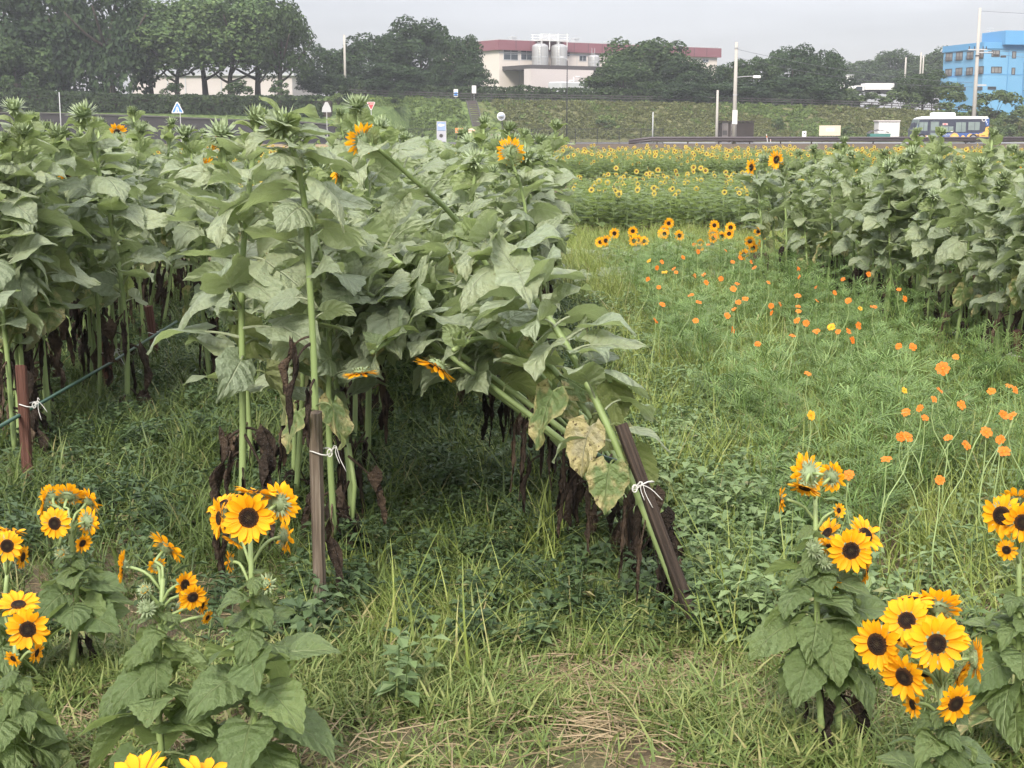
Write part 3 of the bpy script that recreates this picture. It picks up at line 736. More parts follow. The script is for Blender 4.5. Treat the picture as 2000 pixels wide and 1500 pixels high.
b = MB(); b.box(-.3, FL+.3, -.3, 17.2, zt+.003, zt+.12, 0, FM); b.obj('roof', M['grey'], fac)
for (xa, ya, xb, yb, c, r_) in [(983, 93, 1012, 118, 2, 2), (1017, 94, 1040, 118, 2, 2), (1107, 97, 1113, 110, 1, 1), (1131, 108, 1145, 120, 2, 1), (1372, 113, 1384, 122, 2, 1)]:
    (x0, z1), (x1, z0) = fpx(xa, ya), fpx(xb, yb); window(fac, FM, x0, x1, z0, z1, c, r_)
# left end wall: window and panel door
LMx = Matrix(((FM[0][1], -FM[0][0], 0, C0.x), (FM[1][1], -FM[1][0], 0, C0.y), (0, 0, 1, 0), (0, 0, 0, 1)))
window(fac, LMx @ Matrix.Diagonal((1, -1, 1, 1)), 8.8, 11.2, zat(124, 208), zat(108, 208), 2, 2)
b = MB(); b.box(4.8, 7.2, -.06, .1, zat(130, 204), zat(98, 204), 0, LMx @ Matrix.Diagonal((1, -1, 1, 1))); b.obj('shutter', M['white'], fac)
for px, py, wd in ((1012, 70, 10), (1134, 73, 10), (1198, 80, 10), (1082, 75, 12)):
    x, z = fpx(px, py); s = wd*.037; v = MB(); v.box(x-s, x+s, 1.0, 1.0+2*s, zt+.1, z-.2, 0, FM); v.box(x-s*1.15, x+s*1.15, .9, 1.1+2*s, z-.2, z, 0, FM); v.obj('roof_vent', M['grey'], fac)
b = MB()
for px in (1043, 1058, 1075, 1092):
    x, z = fpx(px, 67); b.box(x-.05, x+.05, -2.0, -1.9, zt-1.2, z, 0, FM); b.box(x-.05, x+.05, .3, .4, zt, z, 0, FM)
xa, z = fpx(1040, 67); xb, _ = fpx(1095, 67)
for dz in (0, -.35, -.7): b.box(xa, xb, -2.0, -1.92, z+dz-.06, z+dz, 0, FM); b.box(xa, xb, .32, .4, z+dz-.06, z+dz, 0, FM)
b.box(xa, xb, -2, .4, z-.95, z-.85, 0, FM); b.obj('roof_walkway', M['white'], fac)
def tank(px, ytop, ybot, wd, dy):
    x, z1 = fpx(px, ytop); _, z0 = fpx(px, ybot); R = wd*.037; Dp = (FM @ Vector((x, -dy, 0))).y; c = at(px, 100, Dp); z1 = zat(ytop, Dp); z0 = zat(ybot, Dp)
    b = MB(); b.lathe([(R*.98, z0-2.5), (R, z0-2.4), (R, z1-.45*R), (R*.9, z1-.2*R), (R*.5, z1-.03*R), (R*.02, z1)], 20, (c.x, c.y, 0)); t = b.obj('storage_tank', M['steel'], fac, True)
    h = MB(); h.lathe([(R+.03, z0+(z1-z0)*.4), (R+.03, z0+(z1-z0)*.4+.15)], 20, (c.x, c.y, 0)); h.obj('band', M['grey'], t); h = MB()
    for q in (-.35, .05): h.tube([(c.x+q, c.y-R-.25, z0), (c.x+q, c.y-R-.25, z1+.9)], .035, 5)
    for k in range(int((z1+.8-z0)/.4)): h.box(c.x-.35, c.x+.05, c.y-R-.27, c.y-R-.23, z0+.4*k, z0+.4*k+.05)
    h.obj('ladder', M['grey'], t)
tank(1055, 85, 131, 31, 3.2); tank(1092, 86, 131, 31, 3.2); tank(1160, 107, 133, 23, 3.2)
# terrace, lower storey, yard
x0, zs = fpx(975, 131); x1, _ = fpx(1204, 131)
b = MB(); b.box(x0+.5, x1, -7.0, -.02, zs-.45, zs+.1, 0, FM)
for px in (978, 1060, 1110, 1152): x, _ = fpx(px, 140); b.box(x-.1, x+.1, -6.9, -6.7, 4, zs-.45, 0, FM)
b.obj('terrace', M['dark'], fac)
b = MB(); xa, za = fpx(968, 134); xb, zb_ = fpx(1100, 152); b.box(xa, xb-1.0, -8.6, -7.05, 4.4, zs-.5, 0, FM); b.obj('lower_wall', M['pale'], fac)
b = MB(); xa, za = fpx(1112, 137); xb, _ = fpx(1152, 137); b.box(xa, xb, -1.2, -.05, 4, zs-.5, 0, FM); b.obj('recess_shade', M['glass'], fac)  # solid dark box put in for the shade inside the recess
b = MB(); xa, _ = fpx(1000, 160); xb, _ = fpx(1060, 160); b.bbox(xa-1.6, xb-1.5, 0, 3, 3.5, zat(158, 186), .15); o = b.obj('yard_tank', M['grey'], fac); o.matrix_world = Matrix(((FM[0][0], FM[0][1], 0, FM[0][3]-FM[0][1]*14), (FM[1][0], FM[1][1], 0, FM[1][3]-FM[1][1]*14), (0, 0, 1, 0), (0, 0, 0, 1)))
r = random.Random(8); b = MB()
for k in range(16):
    x = r.uniform(*sorted((fpx(985, 160)[0], fpx(1200, 160)[0]))); z = r.uniform(4.4, 8.2); l = r.uniform(1, 4.5)
    b.tube([FM @ Vector((x, -10.2-r.random(), z)), FM @ Vector((x+l, -10.2-r.random()*.4, z))], r.uniform(.06, .16), 6)
    b.tube([FM @ Vector((x, -10.4, 3.4)), FM @ Vector((x, -10.4, z))], .06, 5)
b.obj('pipework', M['white'], fac, True)
b = MB(); xa, _ = fpx(1060, 160); xb, _ = fpx(1115, 160); b.box(xa, xa+1.4, -10, -9, 3.5, zat(160, 190), 0, FM); b.box(xb-2.4, xb-.9, -10, -9, 3.5, zat(164, 190), 0, FM); b.box(xb-.6, xb+3, -10, -9, 3.5, zat(160, 190)-.9, 0, FM); b.obj('plant_cabinet', M['white'], fac)

# the blue building
bl = empty('blue_building', (0, 0, 0), 0, 'bright sky-blue three storey building with brown windows', 'building')
Cb = Vector((xat(1923, 82, 170), 170, 0)); Lb = Vector((xat(1844, 90, 179.5), 179.5, 0)); zt = zat(82, 170); z0 = 5.0
BM, BL = facade(bl, Lb, Cb, z0, zt); bpx = pxmap(BM, BL)
Rb = Cb+Vector((BM[0][1], BM[1][1], 0))*5.2; RM, RL = facade(bl, Cb, Rb, z0, zt); rpx = pxmap(RM, RL)
b = MB(); b.box(0, BL, 0, 5.2, z0-3, zt-.25, 0, BM)
b.box(BL-2.2, BL+7, 5.2, 13, z0-3, zt-.9, 0, BM); b.obj('wall', M['blue'], bl)
b = MB(); b.box(-.12, BL+.12, -.12, 5.32, zt-.75, zt, 0, BM); b.box(BL-2.3, BL+7.1, 5.323, 13.1, zt-1.3, zt-.6, 0, BM); b.obj('parapet', M['blue2'], bl)
b = MB(); x, _ = bpx(1895, 100); b.box(BL-4.6, BL+.8, 2.2, 8.2, zt-.3, zat(64, 174), 0, BM); b.obj('roof_room', M['blue2'], bl)
for (xa, xb, ya, yb) in [(1848, 1860, 104, 119), (1868, 1880, 102, 117.5), (1889, 1901, 101, 115.5), (1909, 1921, 99, 114), (1847, 1859, 135, 149), (1867, 1879, 133, 147.5), (1888, 1900, 132, 146.5), (1908, 1920, 130, 144.5)]:
    (x0, z1), (x1, zz) = bpx(xa, ya), bpx(xb, yb); wn = window(bl, BM, x0, x1, zz, z1, 2, 1, 'glass_l', 'dark')
    rl = MB()
    for q in range(4): rl.box(x0-.05, x1+.05, -.22, -.19, zz+.12*q+.05, zz+.12*q+.09, 0, BM)
    rl.obj('railing', M['dark'], wn)
for (xa, xb, ya, yb, c) in [(1937, 1952, 98, 111, 2), (1977, 1984, 100, 114, 1), (1936, 1956, 130, 143, 3), (1976, 1982, 132, 146, 1)]:
    (x0, z1), (x1, zz) = rpx(xa, ya), rpx(xb, yb); window(bl, RM, x0, x1, zz, z1, c, 1, 'glass_l', 'dark')
for (xa, xb, ya, yb, mp_, mm) in [(1870, 1877, 170, 177.5, bpx, BM), (1882, 1886, 170, 177, bpx, BM), (1906, 1918, 170, 176, bpx, BM), (1929, 1945, 169, 175, rpx, RM)]:
    (x0, z1), (x1, zz) = mp_(xa, ya), mp_(xb, yb); window(bl, mm, x0, x1, zz, z1, 1, 1, 'glass', 'dark')
b = MB(); x0, z1 = bpx(1853, 153); x1, _ = bpx(1870, 153); b.box(x0, x1, -1.1, -.01, z0-2, z1, 0, BM); b.obj('porch', M['blue'], bl)
b = MB(); b.box(-.04, BL+.04, -.04, 5.24, zat(146, 172)-.06, zat(146, 172)+.04, 0, BM); b.obj('string_course', M['blue2'], bl)
b = MB(); p0 = BM @ Vector((BL-4.2, 3, 0)); b.tube([(p0.x, p0.y, zt), (p0.x, p0.y, zat(50, 172))], .035, 5)
for k in range(3): b.tube([(p0.x-.4, p0.y, zat(52, 172)-.25*k), (p0.x+.4, p0.y, zat(52, 172)-.25*k)], .02, 4)
b.obj('roof_antenna', M['grey'], bl)
x, _ = rpx(1969, 120); b = MB(); q0 = RM @ Vector((x, -.08, 0)); b.tube([(q0.x, q0.y, z0-1), (q0.x, q0.y, zt-.8)], .05, 6); b.obj('drainpipe', M['blue2'], bl)

# white works hall behind the left trees
wb = empty('white_hall', (0, 0, 0), 0, 'large pale hall showing in the gaps behind the left trees', 'building')
b = MB(); X0, X1 = xat(262, 245, 178), xat(573, 245, 178); b.box(X0, X1, 178, 200, 2, zat(148, 178)); b.obj('wall', M['pale'], wb)
b = MB(); b.box(X0-.3, X1+.3, 177.6, 200.3, zat(148, 178)+.003, zat(146, 178)+.1); b.obj('roof', M['grey'], wb)
b = MB()
for i in range(1, 9): x = lerp(X0, X1, i/9); b.box(x-.05, x+.05, 177.9, 178.1, 2.5, zat(149, 178))
b.obj('panel_joint', M['frame'], wb)

# white shed and lorry on the plateau
ws = empty('white_shed', (0, 0, 0), 0, 'small white shed left of the lorry cab', 'shed')
D = 186; Xa, Xb = xat(1653, 0, D), xat(1673, 0, D); zp = terr(Xa, D)
b = MB(); b.prism([(Xa, zp), (Xb, zp), (Xb, zat(147, D)), (Xa+.45, zat(147, D)), (Xa+.45, zat(153, D)), (Xa, zat(158, D))], D, D+4); b.obj('wall', M['white'], ws)
b = MB(); b.box(Xa+.4, Xb+.1, D-.1, D+4.1, zat(147, D)+.003, zat(146.3, D)+.05); b.obj('roof', M['grey'], ws)
lo = empty('lorry', (xat(1715, 0, 180), 180, 0), 0, 'white box lorry parked among the trees left of the blue building', 'lorry')
zp = terr(xat(1715, 0, 180), 180); o = -lo.location
def lx(px): return xat(px, 0, 180)-lo.location.x
zr = zat(183, 180); b = MB(); b.bbox(lx(1697), lx(1755), 0, 2.3, zr+.5, zat(162, 180), .06); b.obj('cargo_box', M['white'], lo)
b = MB(); b.box(lx(1697)-.02, lx(1755)+.02, -.02, 2.32, zat(162, 180)+.003, zat(161.3, 180)); b.obj('box_edge', M['black'], lo)
b = MB(); b.prism([(lx(1670), zr+.4), (lx(1696), zr+.4), (lx(1696), zat(167, 180)), (lx(1681), zat(167, 180)), (lx(1672), zat(174, 180)), (lx(1670), zat(178, 180))], .05, 2.2); cab_ = b.obj('cab', M['white'], lo)
b = MB(); b.prism([(lx(1674), zat(176, 180)), (lx(1692), zat(176, 180)), (lx(1692), zat(169, 180)), (lx(1681), zat(169, 180))], -.005, .06); b.obj('side_window', M['glass'], cab_)
for px in (1679, 1735, 1746):
    for y in (.05, 2.0): b = MB(); b.lathe([(.42, -.12), (.45, -.08), (.45, .08), (.42, .12)], 16); wl_ = b.obj('wheel', M['black'], lo); wl_.matrix_basis = TRS((lx(px), y+.15, zr+.42), Euler((pi/2, 0, 0)))
b = MB(); b.box(lx(1672), lx(1754), .3, 2, zr+.3, zr+.497); b.obj('chassis', M['dark'], lo)

# ------------------------------------------------------------------ road furniture
def pole(px, ytop, D, label, r0=.16, r1=.11, cat='utility pole', name='utility_pole', group=None, mat='pole', zb=None):
    X = xat(px, 245, D); zb = (terr(X, D) if D > 128.4 else .02) if zb is None else zb
    root = empty(name, (X, D, zb), 0, label, cat, group); H = zat(ytop, D)-zb
    b = MB(); b.tube([(0, 0, -.3), (0, 0, H*.5), (0, 0, H)], [r0, (r0+r1)/2, r1], 10); b.obj('shaft', M[mat], root, True); return root, H
p1, H1 = pole(1434, 82, 125.5, 'tall concrete utility pole with a lamp arm beside the dark shed', .20, .13)
b = MB(); b.tube([(0, 0, H1-3.0), (.9, -.1, H1-2.92), (1.7, -.15, H1-2.9)], .035, 6); la = b.obj('lamp_arm', M['grey'], p1)
b = MB(); b.bbox(1.5, 2.15, -.32, .02, H1-3.06, H1-2.84, .05); b.obj('lamp_shade', M['white'], la)
b = MB(); b.box(-.22, .22, -.24, -.2, 1.7, 2.9); b.obj('plate', M['white'], p1)
for dz in (.5, 4.5): b = MB(); b.lathe([(.19, -.06), (.19, .06)], 10, (0, 0, H1-dz)); b.obj('band', M['grey'], p1)
p2, H2 = pole(1901, 15, 136.5, 'tallest concrete utility pole with cross arms in front of the blue building', .22, .12)
b = MB(); b.box(-.9, .9, -.06, .06, H2-3.9, H2-3.78); b.box(-.1, 1.4, -.16, -.06, H2-4.15, H2-4.05); b.box(-.12, 1.0, -.08, .04, H2-7.2, H2-7.05); ca = b.obj('cross_arm', M['grey'], p2)
for x in (-.8, -.3, .5, .8): b = MB(); b.lathe([(.05, 0), (.07, .08), (.04, .16), (.06, .24)], 8, (x, 0, H2-3.78)); b.obj('insulator', M['dark'], ca)
for x, z in ((1.0, -4.05), (1.5, -4.3), (2.2, -4.45)): b = MB(); b.bbox(x, x+.5, -.12, .08, H2+z-.12, H2+z+.06, .03); b.obj('switch_box', M['dark'], ca)
for dz in (4.4, 12.5): b = MB(); b.lathe([(.2, -.06), (.2, .06)], 10, (0, 0, H2-dz)); b.obj('band', M['dark'], p2)
p3, H3 = pole(676, 68, 150, 'bare pole rising in front of the dark trees left of the factory', .14, .11, mat='pole')
p4, H4 = pole(1400, 176, 130, 'short grey pole left of the dark shed', .13, .10)
pole(1763, 112, 190, 'distant thin pole behind the white lorry, left one', .14, .1, group='distant thin poles', zb=7)
pole(1792, 102, 205, 'pair of distant poles behind the white lorry, right ones', .14, .1, group='distant thin poles', zb=7)
pole(1797, 108, 206, 'pair of distant poles behind the white lorry, right ones', .12, .09, group='distant thin poles', zb=7)
pole(1275, 219, 126, 'plain grey post standing at the end of the black mesh fence', .06, .05, 'post', 'marker_post', None, 'grey')
p5, H5 = pole(1107, 118, 137, 'thin black lamp post in front of the factory yard', .06, .045, 'street lamp', 'street_lamp', None, 'black')
b = MB(); b.tube([(0, 0, H5-.1), (-.05, 0, H5+.15), (-.55, -.05, H5+.3)], .035, 6); b.bbox(-.75, -.35, -.12, .06, H5+.22, H5+.36, .03); b.obj('lamp_head', M['grey'], p5)
p6, H6 = pole(981, 232, 131, 'round mirror on a dark post at the foot of the slope', .045, .04, 'traffic mirror', 'traffic_mirror', None, 'black')
b = MB(); b.lathe([(.36, -.05), (.40, 0), (.36, .04)], 18); o = b.obj('mirror_rim', M['white'], p6); o.matrix_basis = TRS((-.1, -.1, H6+.2), Euler((pi/2, 0, .3)))
b = MB(); b.lathe([(.33, 0), (.2, .05), (.02, .07)], 18); m_ = b.obj('mirror_glass', plain('mirror', (.6, .65, .7), .05, .5, .9), o, True); m_.location = (0, 0, .05)
pole(119, 180, 124, 'thin grey pole in front of the hedge at left', .05, .04, 'post', 'lamp_post', None, 'grey')

def wire(a, b_, sag, label):
    a, b_ = Vector(a), Vector(b_); b = MB(); b.tube([a.lerp(b_, i/16)-Vector((0, 0, sag*4*(i/16)*(1-i/16))) for i in range(17)], .014, 4); b.obj('overhead_wire', M['wire'], label=label, cat='wire', group='overhead wires')
A = p1.location+Vector((0, 0, H1-.6)); B = p2.location+Vector((-.3, 0, H2-6.9))
wire(A, B, .5, 'upper thin wire between the lamp pole and the tallest pole'); wire(A-Vector((0, 0, .7)), B-Vector((0, 0, .4)), .6, 'lower thin wire between the lamp pole and the tallest pole')
B = p2.location+Vector((.5, 0, H2-3.8)); wire(B, (B.x+26, B.y-4, B.z-1.6), .3, 'upper thick cable running right from the tallest pole'); wire(B-Vector((0, 0, .35)), (B.x+26, B.y-4, B.z-2.1), .35, 'lower thick cable running right from the tallest pole')
B = p2.location+Vector((0, 0, H2-.3)); wire(B, (B.x+24, B.y-4, B.z-1.0), .2, 'thin top wire leaving the tallest pole to the right')

# guard rail along the road
M['rail'] = plain('guard_rail', (.055, .042, .045), .5, .4, var=.12)
gr = empty('guard_rail', (xat(1300, 0, 124.8), 124.8, .3), 0, 'long dark brown guard rail along the road in front of the bus', 'guard rail')
X0, X1 = -1.0, 36.0; b = MB(); x0 = 0
zr = zat(269.5, 124.8)-.3
b.tube([(-3, 0, zr-.25), (-1, 0, zr), (36, 0, zr)], .11, 8); b.obj('rail', M['rail'], gr, True)
b = MB(); b.tube([(-3, .02, zr-.42), (-1, .02, zr-.2), (36, .02, zr-.2)], .11, 8); b.obj('rail', M['rail'], gr, True)
for i in range(14): b = MB(); b.tube([(i*2.7-.5, .12, -.4), (i*2.7-.5, .12, zr+.08)], .06, 8); b.obj('post', M['rail'], gr, True)
# black mesh fence
gf = empty('mesh_fence', (0, 0, 0), 0, 'black wire mesh fence at the foot of the slope', 'fence')
xa, xb = xat(560, 0, 126.5), xat(1300, 0, 126.5)
for i in range(18): x = lerp(xa, xb, i/17); b = MB(); b.tube([(x, 126.5, 0), (x, 126.5, zat(251, 126.5))], .035, 6); b.obj('post', M['black'], gf)
for z in (.12, zat(252, 126.5)): b = MB(); b.tube([(xa, 126.5, z), (xb, 126.5, z)], .028, 6); b.obj('rail', M['black'], gf)
b = MB(); zt_ = zat(252, 126.5)
for i in range(230): x = lerp(xa, xb, i/230); b.box(x, x+.012, 126.49, 126.505, .12, zt_)
for k in range(7): z = .12+(zt_-.12)*k/7; b.box(xa, xb, 126.485, 126.5, z, z+.012)
b.obj('mesh', M['black'], gf, kind='stuff')
# fence on the crest
cf = empty('crest_fence', (0, 0, 0), 0, 'dark post and rail fence along the crest of the slope', 'fence')
xs_ = [-18.5+i*2.05 for i in range(33)]
for x in xs_: z = topz(x); b = MB(); b.tube([(x, 147, z-.2), (x, 147, z+.85)], .06, 6); b.obj('post', M['dark'], cf)
for dz in (.28, .55, .78):
    b = MB(); b.tube([(x, 146.95, topz(x)+dz) for x in xs_], .045, 6); b.obj('rail', M['dark'], cf)
# steps up the slope
st = empty('stairway', (0, 0, 0), 0, 'narrow dark stairway climbing the grassy slope', 'stairs')
for i in range(22):
    t = i/21; Y = lerp(138.4, 146.0, t); x = lerp(xat(941, 0, 139), xat(919, 0, 146), t); z = terr(x, Y)+.16
    b = MB(); b.box(x-.42, x+.42, Y, Y+.36, z-.3, z); b.obj('step', M['rail'], st)
b = MB()
for q in (-.5, .5): b.tube([(lerp(xat(941, 0, 139), xat(919, 0, 146), t)+q, lerp(138.4, 146, t), terr(lerp(-3, -4.3, t), lerp(138.4, 146, t))+.14) for t in fr(0, 1, 10)], .07, 6)
b.obj('side_board', M['dark'], st)

# signs
M['signblue'] = plain('sign_blue', (.05, .20, .52), .4, .4); M['signred'] = plain('sign_red', (.55, .06, .07), .4, .4); M['orange'] = plain('orange_board', (.66, .21, .07), .5, .3, var=.1); M['paper'] = plain('cream_board', (.55, .48, .37), .6, .2, var=.05)
M['ink'] = plain('faded_ink', (.35, .37, .36), .7, .2); M['teal'] = plain('faded_teal', (.38, .55, .55), .7, .2); M['brownink'] = plain('brown_ink', (.45, .12, .04), .7, .2)
def text(s, loc, size, mat, parent, rx=pi/2, rz=0, name='lettering', align='CENTER'):
    cu = bpy.data.curves.new('lettering', 'FONT'); cu.body = s; cu.size = size; cu.align_x = align; cu.align_y = 'CENTER'; cu.extrude = .004
    o = bpy.data.objects.new('tmp', cu); COL.objects.link(o)
    dg = bpy.context.evaluated_depsgraph_get(); me = bpy.data.meshes.new_from_object(o.evaluated_get(dg)); bpy.data.objects.remove(o)
    me.materials.clear(); me.materials.append(mat); t = link(name, me, parent, TRS(loc, Euler((rx, 0, rz)))); return t
s1 = empty('crossing_sign', (xat(340, 0, 116), 116, 0), 0, 'blue triangular pedestrian crossing sign on a grey post', 'road sign')
z1, z0 = zat(199, 116), zat(221, 116); hw = 11*116/F
b = MB(); b.tube([(.1, .03, 0), (.1, .03, z1-.15)], .035, 8); b.obj('post', M['grey'], s1)
b = MB(); b.prism([(-hw-.1, z0), (hw-.1, z0), (hw-.1, z0+.12), (.06-.1, z1), (-.06-.1, z1), (-hw-.1, z0+.12)], -.02, .02); pl = b.obj('sign_plate', M['white'], s1)
b = MB(); b.prism([(-hw+.06-.1, z0+.05), (hw-.06-.1, z0+.05), (hw-.07-.1, z0+.13), (.03-.1, z1-.1), (-.03-.1, z1-.1), (-hw+.07-.1, z0+.13)], -.026, -.021); b.obj('blue_field', M['signblue'], pl)
b = MB(); b.prism([(-.17, z0+.5), (-.04, z0+.5), (.05, z0+.1), (-.03, z0+.1), (-.1, z0+.3), (-.2, z0+.1), (-.28, z0+.1)], -.032, -.027); b.lathe([(.06, 0), (.06, .02)], 10, (-.1, -.03, z0+.56)); b.prism([(-.4, z0+.07), (.2, z0+.07), (.2, z0+.11), (-.4, z0+.11)], -.031, -.027); b.obj('walking_figure', M['white'], pl)
s2 = empty('warning_sign', (xat(633, 0, 120), 120, 0), 0, 'grey back of a triangular road sign on a post before the wall', 'road sign')
z1, z0 = zat(198, 120), zat(219, 120); hw = 9*120/F
b = MB(); b.tube([(0, .0, 0), (0, .0, z1-.15)], .035, 8); b.obj('post', M['grey'], s2)
b = MB(); b.prism([(-hw, z0), (hw, z0), (hw*.9, z0+.35), (.1, z1-.05), (-.1, z1-.05), (-hw*.9, z0+.35)], -.06, -.036); b.obj('sign_plate', M['grey'], s2)
s3 = empty('stop_sign', (xat(721, 0, 124), 124, 0), 0, 'red upside-down triangle stop sign with white lettering', 'road sign')
z1, z0 = zat(199, 124), zat(215, 124); hw = 8*124/F
b = MB(); b.tube([(0, .03, 0), (0, .03, z0+.3)], .035, 8); b.obj('post', M['grey'], s3)
b = MB(); b.prism([(-.05, z0), (.05, z0), (hw, z1-.08), (hw-.06, z1), (-hw+.06, z1), (-hw, z1-.08)], -.02, .015); pl = b.obj('sign_plate', M['white'], s3)
b = MB(); b.prism([(-.03, z0+.07), (.03, z0+.07), (hw-.06, z1-.08), (hw-.09, z1-.04), (-hw+.09, z1-.04), (-hw+.06, z1-.08)], -.026, -.021); b.obj('red_field', M['signred'], pl)
text('止まれ', (0, -.03, lerp(z0, z1, .72)), .19, M['white'], pl)
s4 = empty('poster_stand', (xat(860, 0, 122), 122, 0), 0, 'tall blue and white poster stand in front of the black fence', 'poster stand')
z1, z0 = zat(237, 122), .25; hw = 9.2*122/F
b = MB()
for x in (-hw, hw-.05): b.box(x, x+.05, -.03, .03, 0, z1)
b.box(-hw+.05, hw-.05, -.03, .03, z1-.06, z1); b.box(-hw-.15, hw, -.2, .1, 0.003, .08); b.obj('frame', M['frame'], s4)
b = MB(); b.box(-hw+.053, hw-.053, -.015, .015, lerp(z0, z1, .55), z1-.063); b.obj('poster', plain('poster_blue', (.22, .30, .50), .5, .3, var=.2), s4)
b = MB(); b.box(-hw+.053, hw-.053, -.015, .015, z0, lerp(z0, z1, .53)); b.obj('poster', plain('poster_grey', (.35, .35, .40), .5, .3, var=.3), s4)
b = MB(); b.prism([(-.28, z1-.38), (-.1, z1-.44), (.2, z1-.38), (.3, z1-.28), (.05, z1-.25), (-.1, z1-.2), (-.27, z1-.25)], -.024, -.018); b.obj('printed_picture', M['white'], s4)
b = MB(); b.lathe([(.16, 0), (.16, .008)], 14); o = b.obj('printed_disc', M['dark'], s4); o.matrix_basis = TRS((-.03, -.02, .75), Euler((pi/2, 0, 0)))
for px, w_, y0, y1, lab, two in ((896, 16.5, 250, 259.5, 'bright orange rectangular board left of the stairway', 0), (923, 18.5, 250.5, 259.5, 'cream and orange board just left of the stairway foot', 1)):
    o = empty('notice_board', (xat(px, 0, 123), 123, 0), 0, lab, 'notice board'); hw = w_/2*123/F; z1, z0 = zat(y0, 123), zat(y1, 123)
    b = MB()
    for x in (-hw*.7, hw*.6): b.tube([(x, .03, 0), (x, .03, z1-.1)], .025, 6)
    b.obj('leg', M['dark'], o)
    b = MB(); b.box(-hw, hw, -.02, .0, z0, z1); pb = b.obj('board', M['paper'] if two else M['orange'], o)
    if two: b = MB(); b.box(-hw, hw, -.024, -.021, z0+.15, z0+.2); b.obj('stripe', M['brownink'], pb)
    else: b = MB(); b.box(-hw*.65, hw*.85, -.024, -.021, z0+.14, z0+.27); b.obj('stripe', M['brownink'], pb)
o = empty('fence_banner', (xat(965, 0, 126.4), 126.4, 0), 0, 'small faded pink banner hung on the black mesh fence', 'banner'); b = MB(); b.box(-.42, .42, -.03, -.015, .35, .85); bn = b.obj('cloth', plain('pink_banner', (.32, .16, .20), .7, .2, var=.2), o); b = MB(); b.box(-.34, .34, -.034, -.031, .62, .66); b.box(-.3, .3, -.034, -.031, .5, .53); b.obj('stripe', M['paper'], bn)
o = empty('information_board', (xat(1650, 0, 133), 137, 0), 0, 'wide cream information board with faded print at the slope foot', 'notice board')
D = 137; hw = 20.5*D/F; z1, z0 = zat(245, D), zat(265, D); b = MB()
for x in (-hw*.7, hw*.7): b.tube([(x, .05, 0), (x, .05, z1-.1)], .035, 6)
b.obj('leg', M['dark'], o); b = MB(); b.box(-hw, hw, -.025, .01, z0, z1); pb = b.obj('board', M['paper'], o)
b = MB(); b.box(-.35, .42, -.029, -.026, z0+.42, z0+.72); b.obj('printed_picture', M['teal'], pb)
b = MB(); b.box(-.7, .75, -.029, -.026, z0+.24, z0+.29); b.box(-.4, .3, -.029, -.026, z0+.12, z0+.155); b.box(-.2, .3, -.029, -.026, z1-.11, z1-.08); b.box(.42, .7, -.029, -.026, z1-.11, z1-.08); b.obj('printed_line', M['ink'], pb)
o = empty('small_notice', (xat(1598, 0, 132), 136, 0), 0, 'small white notice with a dark mark left of the cream board', 'notice board'); z1, z0 = zat(256, 136), zat(267.5, 136)
b = MB(); b.tube([(0, .03, 0), (0, .03, z0+.3)], .03, 6); b.obj('post', M['grey'], o); b = MB(); b.box(-.2, .2, -.02, 0, z0, z1); pb = b.obj('board', M['white'], o); b = MB(); b.lathe([(.07, 0), (.07, .004)], 10); q = b.obj('printed_mark', M['dark'], pb); q.matrix_basis = TRS((0, -.022, z0+.33), Euler((pi/2, 0, 0)))
for px, py, lab in ((889, 181, 'small blue and white placard on the crest left of the factory'), (925, 174, 'small plain white placard on the crest nearest the factory')):
    o = empty('placard', (xat(px, 0, 148), 148, topz(xat(px, 0, 148))), 0, lab, 'placard'); h = zat(py, 148)-o.location.z
    b = MB(); b.tube([(0, .03, 0), (0, .03, h)], .025, 6); b.obj('post', M['grey'], o); b = MB(); b.box(-.22, .22, -.02, .0, h-.42, h+.36); pb = b.obj('board', M['white'], o)
    if px < 900: b = MB(); b.box(-.17, .17, -.025, -.021, h-.3, h+.05); b.obj('blue_panel', M['signblue'], pb)
# delineators by the rail
for px, y0, lab, tlt in ((1508, 262, 'leaning orange and white marker post beside the dark shed', -.18), (1514, 272, 'short white marker post under the guard rail', 0), (1553, 276, 'short white marker post between guard rail posts', 0)):
    o = empty('marker_post', (xat(px, 0, 124.3), 124.3, .2), 0, lab, 'marker post'); h = zat(y0, 124.3)-.2; b = MB(); b.tube([(0, 0, 0), (tlt*h, 0, h)], .035, 8); sh = b.obj('shaft', M['white'], o)
    b = MB(); b.tube([(tlt*h*.55, 0, h*.55), (tlt*h*.8, 0, h*.8)], .038, 8); b.obj('reflector', M['orange'], o)

# dark shed, white store, green skip
sh = empty('dark_shed', (xat(1447, 0, 132), 132, 0), 0, 'weathered dark wooden shed beside the lamp pole', 'shed')
def sx(px): return xat(px, 0, 132)-sh.location.x
M['oldwood'] = plain('dark_old_wood', (.045, .036, .032), .9, .1, var=.3, scale=2); M['greywood'] = plain('grey_old_wood', (.14, .125, .12), .9, .1, var=.2, scale=2)
zt_ = zat(238, 132)
def planks(xa, xb, y, mat, n, parent):
    for i in range(n): b = MB(); b.box(lerp(xa, xb, i/n)+.008, lerp(xa, xb, (i+1)/n)-.008, y, y+.04, .05, zt_-.02*(i % 3)); b.obj('plank', M[mat], parent)
planks(sx(1417), sx(1429), -.04, 'greywood', 4, sh); planks(sx(1434), sx(1446), -.04, 'greywood', 4, sh); planks(sx(1447), sx(1479), -.05, 'oldwood', 11, sh)
b = MB(); b.box(sx(1416), sx(1480), .01, 2.2, 0, zt_-.05); b.obj('body', M['oldwood'], sh)
b = MB(); b.box(sx(1414), sx(1481), -.2, 2.4, zt_+.003, zt_+.11); b.obj('roof', M['oldwood'], sh)
